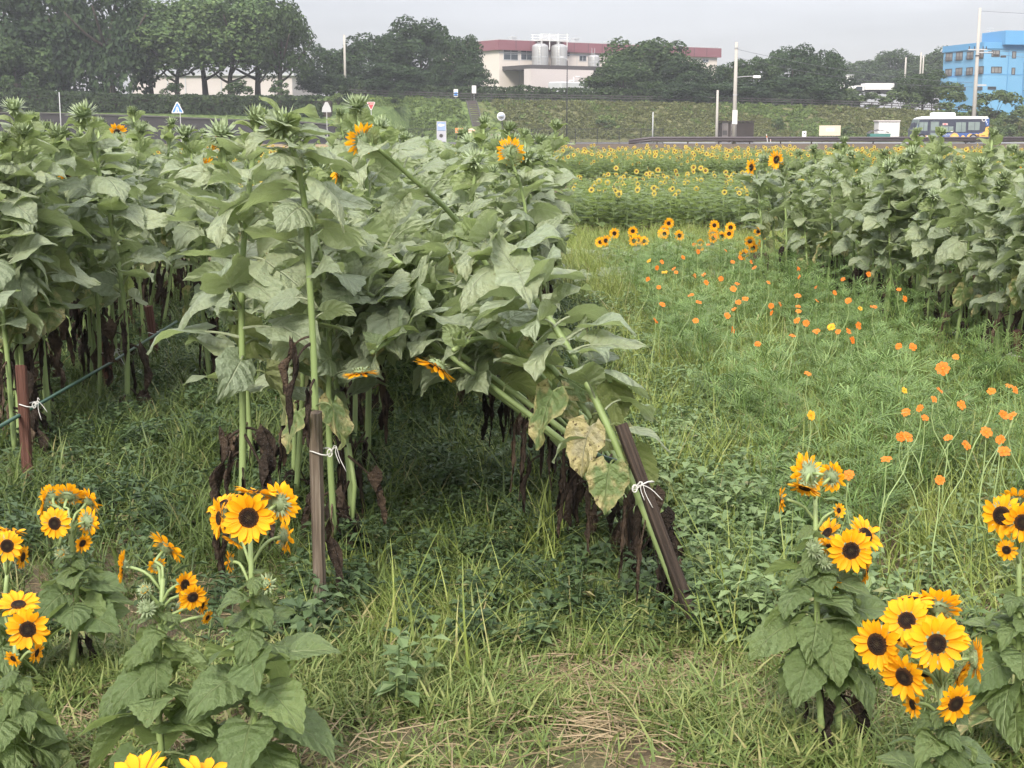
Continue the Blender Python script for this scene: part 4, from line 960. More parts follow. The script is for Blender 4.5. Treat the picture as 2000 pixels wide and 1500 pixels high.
for a, c in ((1418, 1427), (1435, 1444)): b = MB(); b.box(sx(a), sx(c), -.055, -.043, .75, 1.15); b.obj('hatch', M['dark'], sh)
wt = empty('storage_box', (xat(1771, 0, 134), 138, 0), 0, 'pale grey storage box left of the bus', 'storage box')
hw = 20.5*136/F; z1 = zat(235, 138); b = MB(); b.bbox(-hw, hw, 0, 1.8, .05, z1-.12, .04); b.obj('body', M['white'], wt); b = MB(); b.bbox(-hw-.08, hw+.06, -.1, 1.9, z1-.117, z1, .03); b.obj('lid', M['pale'], wt)
b = MB()
for i in range(1, 6): x = lerp(-hw, hw, i/6); b.box(x-.015, x+.015, -.012, .005, .1, z1-.15)
b.obj('rib', M['frame'], wt)
gs = empty('covered_skip', (xat(1762, 0, 130), 136, 0), 0, 'low green skip with a dark and white sheet beside the storage box', 'skip')
b = MB(); b.prism([(-.85, .1), (.85, .1), (1.0, zat(261, 136)), (-1.0, zat(261, 136))], -.6, .6); b.obj('body', plain('skip_green', (.05, .16, .14), .5, .3), gs)
zz = zat(261, 136); b = MB(); b.add([(-1.05+.21*i, -.65+1.3*j, zz+.03+.3*sin(pi*i/10)*(1 if j else .6)+.05*((i*7) % 3)) for i in range(11) for j in range(2)], [(2*i, 2*i+2, 2*i+3, 2*i+1) for i in range(10)]); b.obj('sheet', M['dark'], gs)
b = MB(); b.prism([(-.5, zz+.14), (.7, zz+.2), (.8, zz+.26), (-.1, zz+.24)], -.70, -.66); b.obj('sheet_edge', M['white'], gs)

# ------------------------------------------------------------------ the bus
M['navy'] = plain('bus_navy', (.030, .034, .055), .35, .5, var=.05); M['busblue'] = plain('bus_blue', (.04, .085, .24), .35, .5, var=.05); M['buswhite'] = plain('bus_white', (.66, .66, .64), .35, .5, var=.02)
M['busorange'] = plain('bus_sunflower_print', (.66, .36, .08), .4, .4, var=.15, scale=4); M['buspeach'] = plain('bus_peach_print', (.66, .40, .19), .4, .4, var=.1, scale=4); M['rubber'] = plain('rubber', (.018, .018, .018), .8, .2)
M['busglass'] = plain('bus_glass', (.16, .20, .19), .08, .6, var=.35, scale=1.5); M['hub'] = plain('hub_grey', (.30, .31, .33), .4, .5, .4)
DB = 130.5; bus = empty('minibus', (xat(1873, 0, DB), DB, .05), 0, 'small navy bus with sunflower print and a white roof', 'bus')
def bx(px): return xat(px, 0, DB)-bus.location.x
def bz(py): return zat(py, DB)-.05
xf, xr, zb0, zt0 = bx(1798.5), bx(1947), .32, bz(228.5)
side = [(xf+.05, zb0), (xr-.05, zb0), (xr, zb0+.3), (xr, zt0-.35), (xr-.18, zt0), (xf+.95, zt0), (xf+.38, zt0-.2), (xf+.16, zt0-.9), (xf, zb0+.8), (xf, zb0+.2)]
b = MB(); b.prism(side, 0, 2.05); body = b.obj('body', M['navy'], bus)
b = MB(); b.prism([(xf+.40, zt0-.19), (xr-.1, zt0-.16), (xr-.22, zt0+.06), (xf+1.9, zt0+.08), (xf+1.2, zt0+.06), (xf+.75, zt0-.03)], -.03, 2.08); b.obj('roof', M['buswhite'], bus)
b = MB(); b.bbox(bx(1838.5), bx(1881.5), .3, 1.75, zt0+.02, bz(219.5), .09); b.obj('air_conditioner', M['buswhite'], bus)
for k, (xa, ya, xb, yb) in enumerate([(1807.5, 238, 1825, 255.5), (1862, 238, 1866, 238)][:1]+[(1853.5, 246.5, 1876.5, 257.5), (1880.5, 238.5, 1901, 257.5), (1905, 238, 1928.5, 254)]):
    b = MB(); b.bbox(bx(xa), bx(xb), -.012, .03, bz(yb), bz(ya), .03); wdo = b.obj('window', M['busglass'], bus)
    b = MB(); xc = bx(lerp(xa, xb, .55)); b.box(xc-.02, xc+.02, -.018, -.013, bz(yb)+.03, bz(ya)-.03); b.obj('window_bar', M['navy'], wdo)
b = MB(); b.bbox(bx(1829), bx(1848), -.022, .02, .34, bz(236), .04); dr = b.obj('door', plain('bus_door', (.06, .07, .085), .3, .5), bus)
b = MB(); b.box(bx(1831), bx(1846.5), -.03, -.023, bz(255), bz(238)); b.obj('door_glass', M['busglass'], dr); b = MB(); b.box(bx(1831), bx(1846.5), -.03, -.023, bz(272), bz(260)); b.obj('door_glass', M['busglass'], dr)
b = MB(); b.box(bx(1830), bx(1847.5), -.10, .02, .26, .335); b.obj('step', M['buswhite'], bus)
b = MB(); b.prism([(xf+.36, zt0-.25), (xf+.165, zt0-.9), (xf+.02, bz(257)), (xf+.12, bz(257)), (xf+.27, zt0-.9), (xf+.45, zt0-.25)], -.028, 2.07); b.obj('windscreen', M['busglass'], bus)
b = MB(); b.prism([(xf+.01, zb0+.25), (bx(1828), zb0+.25), (bx(1828), bz(265)), (bx(1805), bz(264)), (xf+.03, bz(258))], -.010, 2.06); b.obj('front_panel', M['buspeach'], bus)
b = MB(); b.prism([(bx(1802), bz(264.5)), (bx(1806), bz(264)), (bx(1806), bz(240)), (bx(1803.5), bz(250))], -.015, -.001); b.obj('blue_pillar', M['busblue'], bus)
b = MB(); b.lathe([(.1, 0), (.09, .03), (.02, .045)], 12); o = b.obj('headlight', M['white'], bus); o.matrix_basis = TRS((bx(1826), -.012, bz(267)), Euler((pi/2, 0, 0)))
b = MB(); b.prism([(bx(1849), bz(260)), (bx(1849), bz(272)), (bx(1941), bz(272)), (bx(1936), bz(257)), (bx(1930), bz(259.5))], -.009, -.001); b.obj('blue_panel', M['busblue'], bus)
b = MB(); b.prism([(bx(1849), zb0+.03), (bx(1945), zb0+.03), (bx(1945), bz(272)), (bx(1849), bz(272))], -.012, -.001); b.obj('sunflower_skirt', M['buspeach'], bus)
def sunprint(px, py, rad, n=18, half=True):
    c = Vector((bx(px), 0, bz(py))); R = rad*DB/F; pts = []
    m = n if half else 2*n
    for i in range(m+1):
        a = pi*i/m*(1 if half else 2); q = R*(1 if i % 2 else .8); pts.append((c.x+cos(a)*q, c.z+sin(a)*q))
    b = MB(); b.prism(pts, -.016, -.0125); o = b.obj('sunflower_print', M['busorange'], bus)
    b = MB(); b.prism([(c.x+cos(pi*i/10)*R*.42, c.z+.002+sin(pi*i/10)*R*.42) for i in range(11)], -.020, -.0165); b.obj('printed_disc', M['buspeach'], o)
sunprint(1879, 268.5, 9.5); sunprint(1911, 268.5, 8.0); sunprint(1896, 268.5, 4.5); sunprint(1922, 268.5, 7.5); sunprint(1931, 268.5, 8.5); sunprint(1939, 263, 6.5)
b = MB(); b.prism([(bx(1939), bz(270)), (bx(1946), bz(270)), (bx(1946.5), bz(247)), (bx(1940), bz(249)), (bx(1938.5), bz(258)), (bx(1930), bz(262)), (bx(1930), bz(268))], -.0215, -.017); b.obj('rear_panel', M['busorange'], bus)
b = MB(); b.prism([(bx(1940), bz(246)), (bx(1946.6), bz(246)), (bx(1946.5), bz(231)), (bx(1944), bz(229)), (bx(1937), bz(230.5))], -.012, -.001); rb_ = b.obj('blue_panel', M['busblue'], bus)
b = MB(); cx, cz = bx(1935.5), bz(233.5)
for k in range(9):
    a = pi*(.9+k*.13); b.box(cx+cos(a)*.16-.03, cx+cos(a)*.16+.03, -.02, -.016, cz+sin(a)*.16-.03, cz+sin(a)*.16+.03)
b.tube([(cx+.15, -.02, cz), (cx+.17, -.02, cz+.2), (cx+.1, -.02, cz+.25)], .035, 5); b.obj('white_emblem', M['white'], bus)
for px, py, r_ in ((1941, 238, .06), (1943, 242, .05), (1940, 234.5, .04)): b = MB(); b.lathe([(r_, 0), (r_, .004)], 8); o = b.obj('white_spot', M['white'], bus); o.matrix_basis = TRS((bx(px), -.013, bz(py)), Euler((pi/2, 0, 0)))
for a, y0, c, y1 in ((1854, 240.5, 1864.5, 244.5),): b = MB(); b.box(bx(a), bx(c), -.017, -.012, bz(y1), bz(y0)); db_ = b.obj('destination_sign', plain('faded_sign', (.45, .33, .32), .5, .3, var=.2), bus); b = MB(); b.box(bx(1857), bx(1861), -.021, -.0175, bz(243.5), bz(241.5)); b.obj('mark', M['signred'], db_)
for a, y0, c, y1 in ((1854, 253, 1859.5, 257), (1871, 254, 1876, 257.5), (1849.5, 255.5, 1854, 259.5)): b = MB(); b.box(bx(a), bx(c), -.02, -.014, bz(y1), bz(y0)); b.obj('notice', M['white'], bus)
text('Bari ROUTE', (bx(1859.5), -.016, bz(263.3)), .21, M['white'], bus); text('CITY', (bx(1862), -.016, bz(267.8)), .13, M['white'], bus)
b = MB(); b.box(bx(1932), bx(1940), -.026, -.022, bz(265.5), bz(264.3)); b.box(bx(1932), bx(1940), -.026, -.022, bz(268), bz(266.8)); b.obj('grille', M['black'], bus)
for px in (1814, 1916.5):
    for y in (-.0, 1.85):
        b = MB(); b.lathe([(.30, -.13), (.40, -.12), (.42, -.06), (.42, .06), (.40, .12), (.30, .13)], 20); o = b.obj('wheel', M['rubber'], bus); o.matrix_basis = TRS((bx(px), y+.10, .40), Euler((pi/2, 0, 0)))
        b = MB(); b.lathe([(.27, 0), (.25, .03), (.10, .03), (.08, .06), (.01, .06)], 18); h = b.obj('rim', M['hub'], o); h.location = (0, 0, .12)
b = MB(); b.tube([(xf+.2, -.02, zt0-.35), (xf-.1, -.18, zt0-.5)], .02, 5); b.bbox(xf-.18, xf-.02, -.26, -.16, zt0-.95, zt0-.5, .02); b.obj('wing_mirror', M['navy'], bus)

# ------------------------------------------------------------------ scattered ground cover (uncountable)
def scatter(name, meshes, pts, label=None):
    """pts: (x, y, z, tilt x, tilt y, spin, scale, variant)"""
    me = bpy.data.meshes.new(name); me.from_pydata([p[:3] for p in pts], [], [])
    a = me.attributes.new('rot', 'FLOAT_VECTOR', 'POINT'); a.data.foreach_set('vector', [c for p in pts for c in p[3:6]])
    a = me.attributes.new('scl', 'FLOAT', 'POINT'); a.data.foreach_set('value', [p[6] for p in pts])
    a = me.attributes.new('idx', 'INT', 'POINT'); a.data.foreach_set('value', [int(p[7]) for p in pts])
    src = bpy.data.collections.new(name+'_pieces')
    for k, m in enumerate(meshes): src.objects.link(bpy.data.objects.new(f'{name}_piece_{k:02d}', m))
    g = bpy.data.node_groups.new(name, 'GeometryNodeTree'); g.interface.new_socket('Geometry', in_out='INPUT', socket_type='NodeSocketGeometry'); g.interface.new_socket('Geometry', in_out='OUTPUT', socket_type='NodeSocketGeometry')
    N = g.nodes.new; L = g.links.new; gi, go = N('NodeGroupInput'), N('NodeGroupOutput'); ip = N('GeometryNodeInstanceOnPoints'); ci = N('GeometryNodeCollectionInfo')
    ci.inputs['Collection'].default_value = src; ci.inputs['Separate Children'].default_value = True; ci.inputs['Reset Children'].default_value = True
    def attr(nm, ty): q = N('GeometryNodeInputNamedAttribute'); q.data_type = ty; q.inputs['Name'].default_value = nm; return q.outputs['Attribute']
    er = N('FunctionNodeEulerToRotation'); L(attr('rot', 'FLOAT_VECTOR'), er.inputs[0])
    L(gi.outputs[0], ip.inputs['Points']); L(ci.outputs[0], ip.inputs['Instance']); ip.inputs['Pick Instance'].default_value = True
    L(attr('idx', 'INT'), ip.inputs['Instance Index']); L(er.outputs[0], ip.inputs['Rotation']); L(attr('scl', 'FLOAT'), ip.inputs['Scale']); L(ip.outputs[0], go.inputs[0])
    o = link(name, me, kind='stuff'); md = o.modifiers.new('spread', 'NODES'); md.node_group = g
    if label: o['label'] = label
    return o
def grass_mat(name, a, b_, c_, dryf=.12):
    n = NT(name); r = n.island; k = n.rnd
    c = n.ramp(n.math('ADD', n.math('MULTIPLY', r, .7), n.math('MULTIPLY', k, .3)), [(.12, a), (.5, b_), (.86, c_), (.97, (.30, .25, .12))])
    n.done(c, .5, .3); n.translucent(c, .3); return n.mat
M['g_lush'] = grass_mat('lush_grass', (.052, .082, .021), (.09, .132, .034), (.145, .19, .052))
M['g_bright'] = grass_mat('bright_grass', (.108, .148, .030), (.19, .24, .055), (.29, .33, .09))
M['g_turf'] = grass_mat('short_turf', (.09, .14, .035), (.16, .215, .06), (.26, .28, .10))
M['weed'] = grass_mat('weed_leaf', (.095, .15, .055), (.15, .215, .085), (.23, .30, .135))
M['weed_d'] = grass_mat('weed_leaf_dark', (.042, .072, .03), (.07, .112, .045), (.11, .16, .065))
M['feather'] = grass_mat('cosmos_leaf', (.085, .15, .04), (.14, .22, .06), (.2, .29, .09))
M['straw'] = plain('straw', (.25, .195, .118), .8, .15, var=.3, scale=30)
def blade(b, base, az, H, wd, lean, n=3, r=None):
    d = Vector((cos(az), sin(az), 0)); s = Vector((-sin(az), cos(az), 0)); vs = []
    for i in range(n+1):
        u = i/n; p = Vector(base)+d*(H*lean*u**1.8)+Vector((0, 0, H*(u-.35*lean*u*u)))
        k = wd*(1-u**1.5)+.0004
        vs += [p-s*k, p+s*k]
    b.add(vs, [(2*i, 2*i+1, 2*i+3, 2*i+2) for i in range(n)])
def grass_clump(name, mat, seed, n=14, H=.2, wd=.0035, rad=.05, lean=(.2, 1.1), seg=3):
    r = random.Random(seed); b = MB()
    for k in range(n):
        a = r.uniform(0, 6.28); q = rad*sqrt(r.random()); blade(b, (q*cos(a), q*sin(a), -.01), r.uniform(0, 6.28), H*r.uniform(.5, 1.25), wd*r.uniform(.6, 1.5), r.uniform(*lean), seg)
    return b.mesh(name, mat)
def weed_clump(name, mat, seed, stems=5, H=.13, leaf=.024):
    r = random.Random(seed); b = MB()
    for s in range(stems):
        a = r.uniform(0, 6.28); q = .07*sqrt(r.random()); base = Vector((q*cos(a), q*sin(a), 0)); h = H*r.uniform(.5, 1.2); top = base+Vector((r.uniform(-.03, .03), r.uniform(-.03, .03), h))
        b.tube([base, top], [.0018, .0012], 3, cap=False)
        for k in range(4):
            c = base.lerp(top, .35+.65*k/3)
            for m in (0, 1):
                az = k*pi/2+m*pi+r.uniform(-.4, .4)+s; d = Vector((cos(az), sin(az), r.uniform(-.25, .35))); sd_ = Vector((-sin(az), cos(az), 0)); l = leaf*r.uniform(.6, 1.35)*(1.15-.25*k/3); w_ = l*.36
                p0, p1, p2 = c, c+d*l*.55, c+d*l*1.15-Vector((0, 0, l*.2))
                b.add([p0, p1+sd_*w_+Vector((0, 0, .004)), p1-Vector((0, 0, .003)), p1-sd_*w_+Vector((0, 0, .004)), p2], [(0, 2, 1), (0, 3, 2), (1, 2, 4), (2, 3, 4)])
    return b.mesh(name, mat)
def feather_clump(name, mat, seed, H=.45):
    r = random.Random(seed); b = MB()
    for s in range(3):
        a = r.uniform(0, 6.28); q = .08*sqrt(r.random()); base = Vector((q*cos(a), q*sin(a), 0)); h = H*r.uniform(.6, 1.2); top = base+Vector((r.gauss(0, .05), r.gauss(0, .05), h))
        b.tube([base, base.lerp(top, .5)+Vector((.01, 0, 0)), top], [.0028, .002, .0012], 3, cap=False)
        for k in range(5):
            c = base.lerp(top, .2+.7*k/4)
            for m in (0, 1):
                az = k*pi/2+m*pi+r.uniform(-.4, .4)+s; d = Vector((cos(az), sin(az), r.uniform(.2, .8))).normalized(); sd_ = Vector((-sin(az), cos(az), 0)); l = r.uniform(.07, .14)
                for t in (-2, -1, 0, 1, 2):
                    st = c+d*l*(.3+.12*(2-abs(t))); e = st+(d*.7+sd_*t*.32)*l*.6; pr_ = d.cross(sd_).normalized()*.0; w_ = .0028
                    b.add([st-sd_*w_*.4, st+sd_*w_*.4, e+sd_*w_+pr_, e-sd_*w_], [(0, 1, 2, 3)])
                b.add([c-sd_*.001, c+sd_*.001, c+d*l*.6+sd_*.001, c+d*l*.6-sd_*.001], [(0, 1, 2, 3)])
    return b.mesh(name, mat)
def straw_clump(name, mat, seed):
    r = random.Random(seed); b = MB()
    for k in range(9):
        a = r.gauss(seed, .7); c = Vector((r.gauss(0, .06), r.gauss(0, .06), r.uniform(.004, .03))); d = Vector((cos(a), sin(a), r.uniform(-.1, .18))); l = r.uniform(.05, .2)
        b.tube([c-d*l/2, c+Vector((0, 0, .006)), c+d*l/2], [.0016, .0018, .001], 3, cap=False)
    return b.mesh(name, mat)
r = random.Random(77)
def sample(n, d0, d1, accept):
    out = []
    while len(out) < n:
        D = sqrt(r.uniform(d0*d0, d1*d1)); X = r.uniform(-1, 1)*(.40*D+.35); p = accept(X, D)
        if p > 0 and r.random() < p: out.append((X, D))
    return out
def nz(x, y, s, q=0): return .5+.5*mnoise.noise((x*s, y*s, q))
def place(pts, scl, nvar, tilt=.15):
    return [(x, y, hz(x, y)-.004, r.gauss(0, tilt), r.gauss(0, tilt), r.uniform(0, 6.28), scl(x, y)*r.uniform(.75, 1.3), r.randrange(nvar)) for x, y in pts]
def right_of(x, y): return x-(.62+.01*(y-4.4))
def corridor(x, y):
    if y < 4.05+.25*(nz(x, y, 1.3)-.5): return 'front'
    if x < -.75: return 'left'
    if right_of(x, y) < 0: return 'mid'
    return 'right'
def a_turf(x, y):
    c = corridor(x, y)
    return (.12 if (abs(x-.15+.4*nz(x,y,3,1)) < .5 and 3.18 < y < 3.62 and nz(x, y, 3, 2) < .62) else 1)*(.15+.85*(nz(x, y, 2.1) > .44))*(.25 if y < 3.35 and nz(x, y, 1.5, 9) < .5 else 1) if c == 'front' else .35 if c == 'mid' and y < 5.5 else 0
scatter('short_turf', [grass_clump('turf', M['g_turf'], k, 12, .085, .0028, .06, (.3, 1.5)) for k in range(4)], place(sample(5200, 2.7, 5.8, a_turf), lambda x, y: .8+.6*nz(x, y, 2, 4), 4), 'patchy short turf at the near end of the rows')
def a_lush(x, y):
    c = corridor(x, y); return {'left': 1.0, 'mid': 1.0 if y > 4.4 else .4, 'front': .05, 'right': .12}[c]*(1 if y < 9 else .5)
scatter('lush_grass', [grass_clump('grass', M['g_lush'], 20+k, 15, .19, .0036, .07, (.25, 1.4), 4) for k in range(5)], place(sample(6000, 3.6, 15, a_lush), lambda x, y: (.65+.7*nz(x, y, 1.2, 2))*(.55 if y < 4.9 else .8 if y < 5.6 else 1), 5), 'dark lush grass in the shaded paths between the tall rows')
def a_bright(x, y):
    c = corridor(x, y); q = right_of(x, y)
    if c == 'right': return 1.0*(.35+.65*(nz(x, y, 1.1, 5) > .42))*(.55 if q < .6 and y < 7 else 1)
    return .12 if c == 'mid' else .06 if c == 'front' else 0
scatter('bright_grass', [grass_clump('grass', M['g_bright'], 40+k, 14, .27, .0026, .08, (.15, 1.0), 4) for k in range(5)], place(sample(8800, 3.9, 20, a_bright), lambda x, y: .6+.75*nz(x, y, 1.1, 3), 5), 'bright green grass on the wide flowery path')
def a_weed(x, y):
    c = corridor(x, y); q = right_of(x, y)
    if c == 'right': return (.8 if q < .6 else .1)*(1 if y < 7 else .3)
    return {'mid': .5, 'left': .2, 'front': 0 if y < 3.75 else .02}[c]*(.55 if y < 5 else 1)
wp = sample(2500, 3.1, 12, a_weed)
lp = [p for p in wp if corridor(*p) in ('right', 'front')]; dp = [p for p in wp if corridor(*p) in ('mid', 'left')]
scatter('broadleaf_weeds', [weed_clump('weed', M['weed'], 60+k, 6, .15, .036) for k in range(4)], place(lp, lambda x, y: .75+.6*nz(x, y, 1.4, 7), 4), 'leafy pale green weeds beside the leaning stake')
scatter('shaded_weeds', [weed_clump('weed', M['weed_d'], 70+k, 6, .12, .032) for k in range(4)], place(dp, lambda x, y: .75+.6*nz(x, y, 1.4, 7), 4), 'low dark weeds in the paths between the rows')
def a_feather(x, y):
    q = right_of(x, y)
    if corridor(x, y) != 'right' or q < .35: return 0
    return (.25+.75*(nz(x, y, .8, 8) > .45))*(min(1, (y-4.6)/2) if y > 4.6 else 0)
scatter('cosmos_foliage', [feather_clump('feathery_leaf', M['feather'], 80+k) for k in range(4)], place(sample(1000, 4.6, 15, a_feather), lambda x, y: .7+.5*nz(x, y, .9, 1), 4, .1), 'feathery cosmos leaves over the flowery path')
def a_straw(x, y): return (1 if nz(x, y, 1.7, 3) > .52 else .12) if corridor(x, y) == 'front' else .08
scatter('straw', [straw_clump('straw', M['straw'], 90+k) for k in range(5)], place(sample(850, 2.8, 6, a_straw), lambda x, y: 1.0, 5, .02), 'dry cut straw lying on the bare near ground')
# cross path beyond the beds
scatter('path_grass', [grass_clump('grass', M['g_turf'], 95+k, 12, .12, .005, .09, (.3, 1.3)) for k in range(3)], place([(X, Y) for X, Y in ((r.uniform(-8, 9), r.uniform(14.5, 20.5)) for _ in range(2600)) if nz(X, Y, .8) > .36], lambda x, y: 1, 3), 'thin grass on the cross path between the beds')

# rough weeds on the slope
def tuft(seed, mat, n=46):
    q = random.Random(seed); b = MB()
    for k in range(n):
        d = Vector((q.gauss(0, 1), q.gauss(0, 1), abs(q.gauss(0, 1)))).normalized(); leafcards(b, d*Vector((.5, .5, .42)).length*.6*q.uniform(.6, 1.1), d, .15, q)
    return b.mesh('weed', mat)
M['s_green'] = foliage_mat('slope_weed_green', (.062, .093, .027), (.12, .172, .05), (.2, .25, .085)); M['s_brown'] = foliage_mat('slope_weed_brown', (.068, .076, .03), (.132, .145, .056), (.2, .215, .088))
def slope_pts(n, x0, x1, keep):
    out = []
    while len(out) < n:
        X, Y = r.uniform(x0, x1), r.uniform(138.8, 146.6)
        if abs(X-lerp(-3, -4.3, (Y-138.4)/7.6)) < .95: continue
        if -2.9 < X-lerp(0, -1.2, (Y-138.4)/7.6) < -.6 and r.random() < .9: continue
        if not keep(X, Y): continue
        out.append((X, Y, terr(X, Y)-.03, r.gauss(0, .2), r.gauss(0, .2)+.25, r.uniform(0, 6.28), r.uniform(.35, .85)*(.55+.9*nz(X, Y, .35, 3)), r.randrange(3)))
    return out
scatter('slope_weeds', [tuft(k, M['s_green']) for k in range(3)], slope_pts(1900, -18, 50, lambda x, y: x < -1.5 or nz(x, y, .12, 2) > .57 or r.random() < .12), 'rough green weeds covering the slope left of the stairway')
scatter('brown_slope_weeds', [tuft(k+5, M['s_brown']) for k in range(3)], slope_pts(3000, -2, 52, lambda x, y: nz(x, y, .12, 2) < .6), 'brownish rough weeds covering the slope right of the stairway')

# ------------------------------------------------------------------ low field sunflowers beyond the cross path
def field_parts(seed):
    q = random.Random(seed); fb, sb, hb = MB(), MB(), MB(); fb.uv = []
    H = q.uniform(.52, .64); sb.tube([(0, 0, 0), (q.uniform(-.03, .03), 0, H*.6), (q.uniform(-.05, .05), q.uniform(-.05, .05), H)], [.007, .005, .004], 4, cap=False)
    for k in range(20):
        z = H*lerp(.18, .98, k/19); a = k*2.4+q.uniform(-.4, .4); l = lerp(.19, .11, k/19)*q.uniform(.8, 1.2); d = Vector((cos(a), sin(a), 0)); s = Vector((-sin(a), cos(a), 0)); dn = q.uniform(-.55, .05)
        p0 = d*.05+Vector((0, 0, z)); g = []; uv = []
        for i, (u, w_) in enumerate(((0, .22), (.25, .42), (.6, .32), (1, .02))):
            c = p0+d*l*u+Vector((0, 0, dn*l*u*u+.1*l*u))
            for v in (-1, 0, 1): g.append(c+s*v*w_*l+Vector((0, 0, .08*l*abs(v)))); uv.append((u, (v+1)/2))
        fb.add(g, [(i*3+j, (i+1)*3+j, (i+1)*3+j+1, i*3+j+1) for i in range(3) for j in range(2)], 0, uv)
    return fb.mesh('foliage', M['leaf2'], True), sb.mesh('stem', M['stem']), H
def field_head():
    b = MB(); q = random.Random(3)
    b.lathe([(.018, -.02), (.024, .0)], 8, m=1); b.lathe([(.022, .001), (.018, .008), (.001, .006)], 8, m=2)
    for k in range(13):
        a = 2*pi*k/13; d = Vector((cos(a), sin(a), 0)); s = Vector((-sin(a), cos(a), 0)); e = d*.055+Vector((0, 0, q.uniform(-.006, .014))); m_ = d*.036+Vector((0, 0, .004))
        b.add([d*.018, m_+s*.0085, e, m_-s*.0085], [(0, 1, 2, 3)], 0)
    return b.mesh('flower_head', [M['petal_far'], M['calyx'], M['disc']])
FH = field_head(); FPARTS = [field_parts(k) for k in range(4)]
FPROTO = []
for k, (f, s, H) in enumerate(FPARTS):
    for nh in (0, 0, 1):
        q = random.Random(k*9+nh); nh = 2 if (nh and k == 0) else nh; root = empty('field_sunflower'); link('stem', s, root); link('foliage', f, root)
        for j in range(nh):
            nn = Vector((q.uniform(-.9, .9), -.9 if q.random() < .7 else .6, q.uniform(-.2, .5))); link('flower_head', FH, root, TRS((q.uniform(-.09, .09), -.03-.05*j, H-.05*j+.01), orient(nn), q.uniform(.8, 1.05)))
        FPROTO.append(root)
FUSED = set()
r = random.Random(21)
spots = []
Y = 20.9
while Y < 29.8:
    X = .4
    while X < 8.6: spots.append((X+r.uniform(-.06, .06), Y+r.uniform(-.1, .1))); X += .27
    Y += .42
# those behind the tall right-hand rows or the left mass are not seen: leave them to the mass further on
vis = [(x, y) for x, y in spots if -.0 < (x/y*F+1000-1110) and x/y*F+1000 < 1570]
near_, rest_ = vis[:265], vis[265:]
for i, (x, y) in enumerate(near_):
    pr_ = r.choice(FPROTO) if r.random() > .0 else FPROTO[0]
    edge = y < 21.5
    if pr_ in FUSED: o = copy_tree(pr_)
    else: o = pr_; FUSED.add(pr_)
    o.location = (x, y, 0); o.rotation_euler = (r.gauss(0, .06), r.gauss(0, .06), r.uniform(-.9, .9)); s = r.uniform(.88, 1.16); o.scale = (s, s, s)
    bl_ = len([k for k in KIDS[o] if k.name.startswith('flower_head')])
    zn = 'front edge' if y < 22.3 else 'middle' if y < 25 else 'back'
    tag(o, ('low flowerless sunflower' if not bl_ else 'low sunflower with yellow flowers')+f' at the {zn} of the bed beyond the cross path', 'field sunflower', ('flowerless' if not bl_ else 'flowering')+f' low sunflowers at the {zn} of the far bed')
for p in FPROTO:
    if p not in FUSED:
        for k in KIDS[p]: bpy.data.objects.remove(k)
        bpy.data.objects.remove(p)
# the far beds as one mass
def join_mesh(k, nh):
    f, s, H = FPARTS[k]; b = MB(); b.uv = []; mats = [M['leaf2'], M['stem'], M['petal_far'], M['calyx'], M['disc']]
    uvl = f.uv_layers[0].data; uvv = [(0, 0)]*len(f.vertices)
    for lp_ in f.loops: uvv[lp_.vertex_index] = tuple(uvl[lp_.index].uv)
    b.add([v.co for v in f.vertices], [tuple(p.vertices) for p in f.polygons], 0, uvv); b.add([v.co for v in s.vertices], [tuple(p.vertices) for p in s.polygons], 1)
    q = random.Random(k+nh)
    for j in range(nh):
        Mx = TRS((q.uniform(-.1, .1), -.04, H-.05*j+.02), orient((q.uniform(-.8, .8), -.9, q.uniform(-.1, .5))), q.uniform(.9, 1.3))
        for p in FH.polygons: b.add([Mx @ FH.vertices[i].co for i in p.vertices], [tuple(range(len(p.vertices)))], 2+p.material_index)
    return b.mesh('far_sunflower', mats)
JM = [join_mesh(k, nh) for k in range(4) for nh in (0, 1, 1, 0)]
fp = [(x, y, 0, 0, 0, r.uniform(-1, 1), r.uniform(.85, 1.2), r.randrange(len(JM))) for x, y in rest_]
for _ in range(900): fp.append((r.uniform(4.5, 13), r.uniform(20.9, 30), 0, 0, 0, r.uniform(-1, 1), r.uniform(.85, 1.2), r.randrange(len(JM))))
for _ in range(900): fp.append((r.uniform(-13, .3), r.uniform(20.9, 30), 0, 0, 0, r.uniform(-1, 1), r.uniform(.85, 1.2), r.randrange(len(JM))))
for _ in range(4300):
    y = r.uniform(41, 61); x = r.uniform(-.40, .40)*y; fp.append((x, y, 0, 0, 0, r.uniform(-1, 1), r.uniform(.85, 1.25), r.randrange(len(JM))))
scatter('sunflower_field', JM, fp, 'farther beds of low sunflowers speckled with yellow flowers')

# ------------------------------------------------------------------ tall sunflowers in rows
PROTO = []; USED = set()
def upright(seed, H, head, leaves=15, L=.2, t0=.40, dead=4, lean=(0, 0), **kw):
    q = random.Random(seed); lx_, ly_ = lean
    pts = [(0, 0, 0), (q.uniform(-.02, .02)+lx_*.16, q.uniform(-.02, .02)+ly_*.16, H*.35), (q.uniform(-.04, .04)+lx_*.5, q.uniform(-.04, .04)+ly_*.5, H*.7), (q.uniform(-.06, .06)+lx_, q.uniform(-.06, .06)+ly_, H)]
    return tall_sunflower(pts, seed, head, leaves, L, dead, t0=t0, **kw)
UP_BUD = [upright(1000+k, lerp(1.34, 1.52, k/5), 'bud', 34+k % 3, .174, .38, 7, lean=(random.Random(k).uniform(-.12, .12), 0), dry=.025, pale=.04) for k in range(6)]
UP_BLOOM = [upright(1100+k, 1.40, 'bloom', 34, .174, .38, 7, hn=((-.8, -.3, .1), (.3, .75, .2), (.85, -.35, -.2))[k], dry=.025) for k in range(3)]
LEAN = []
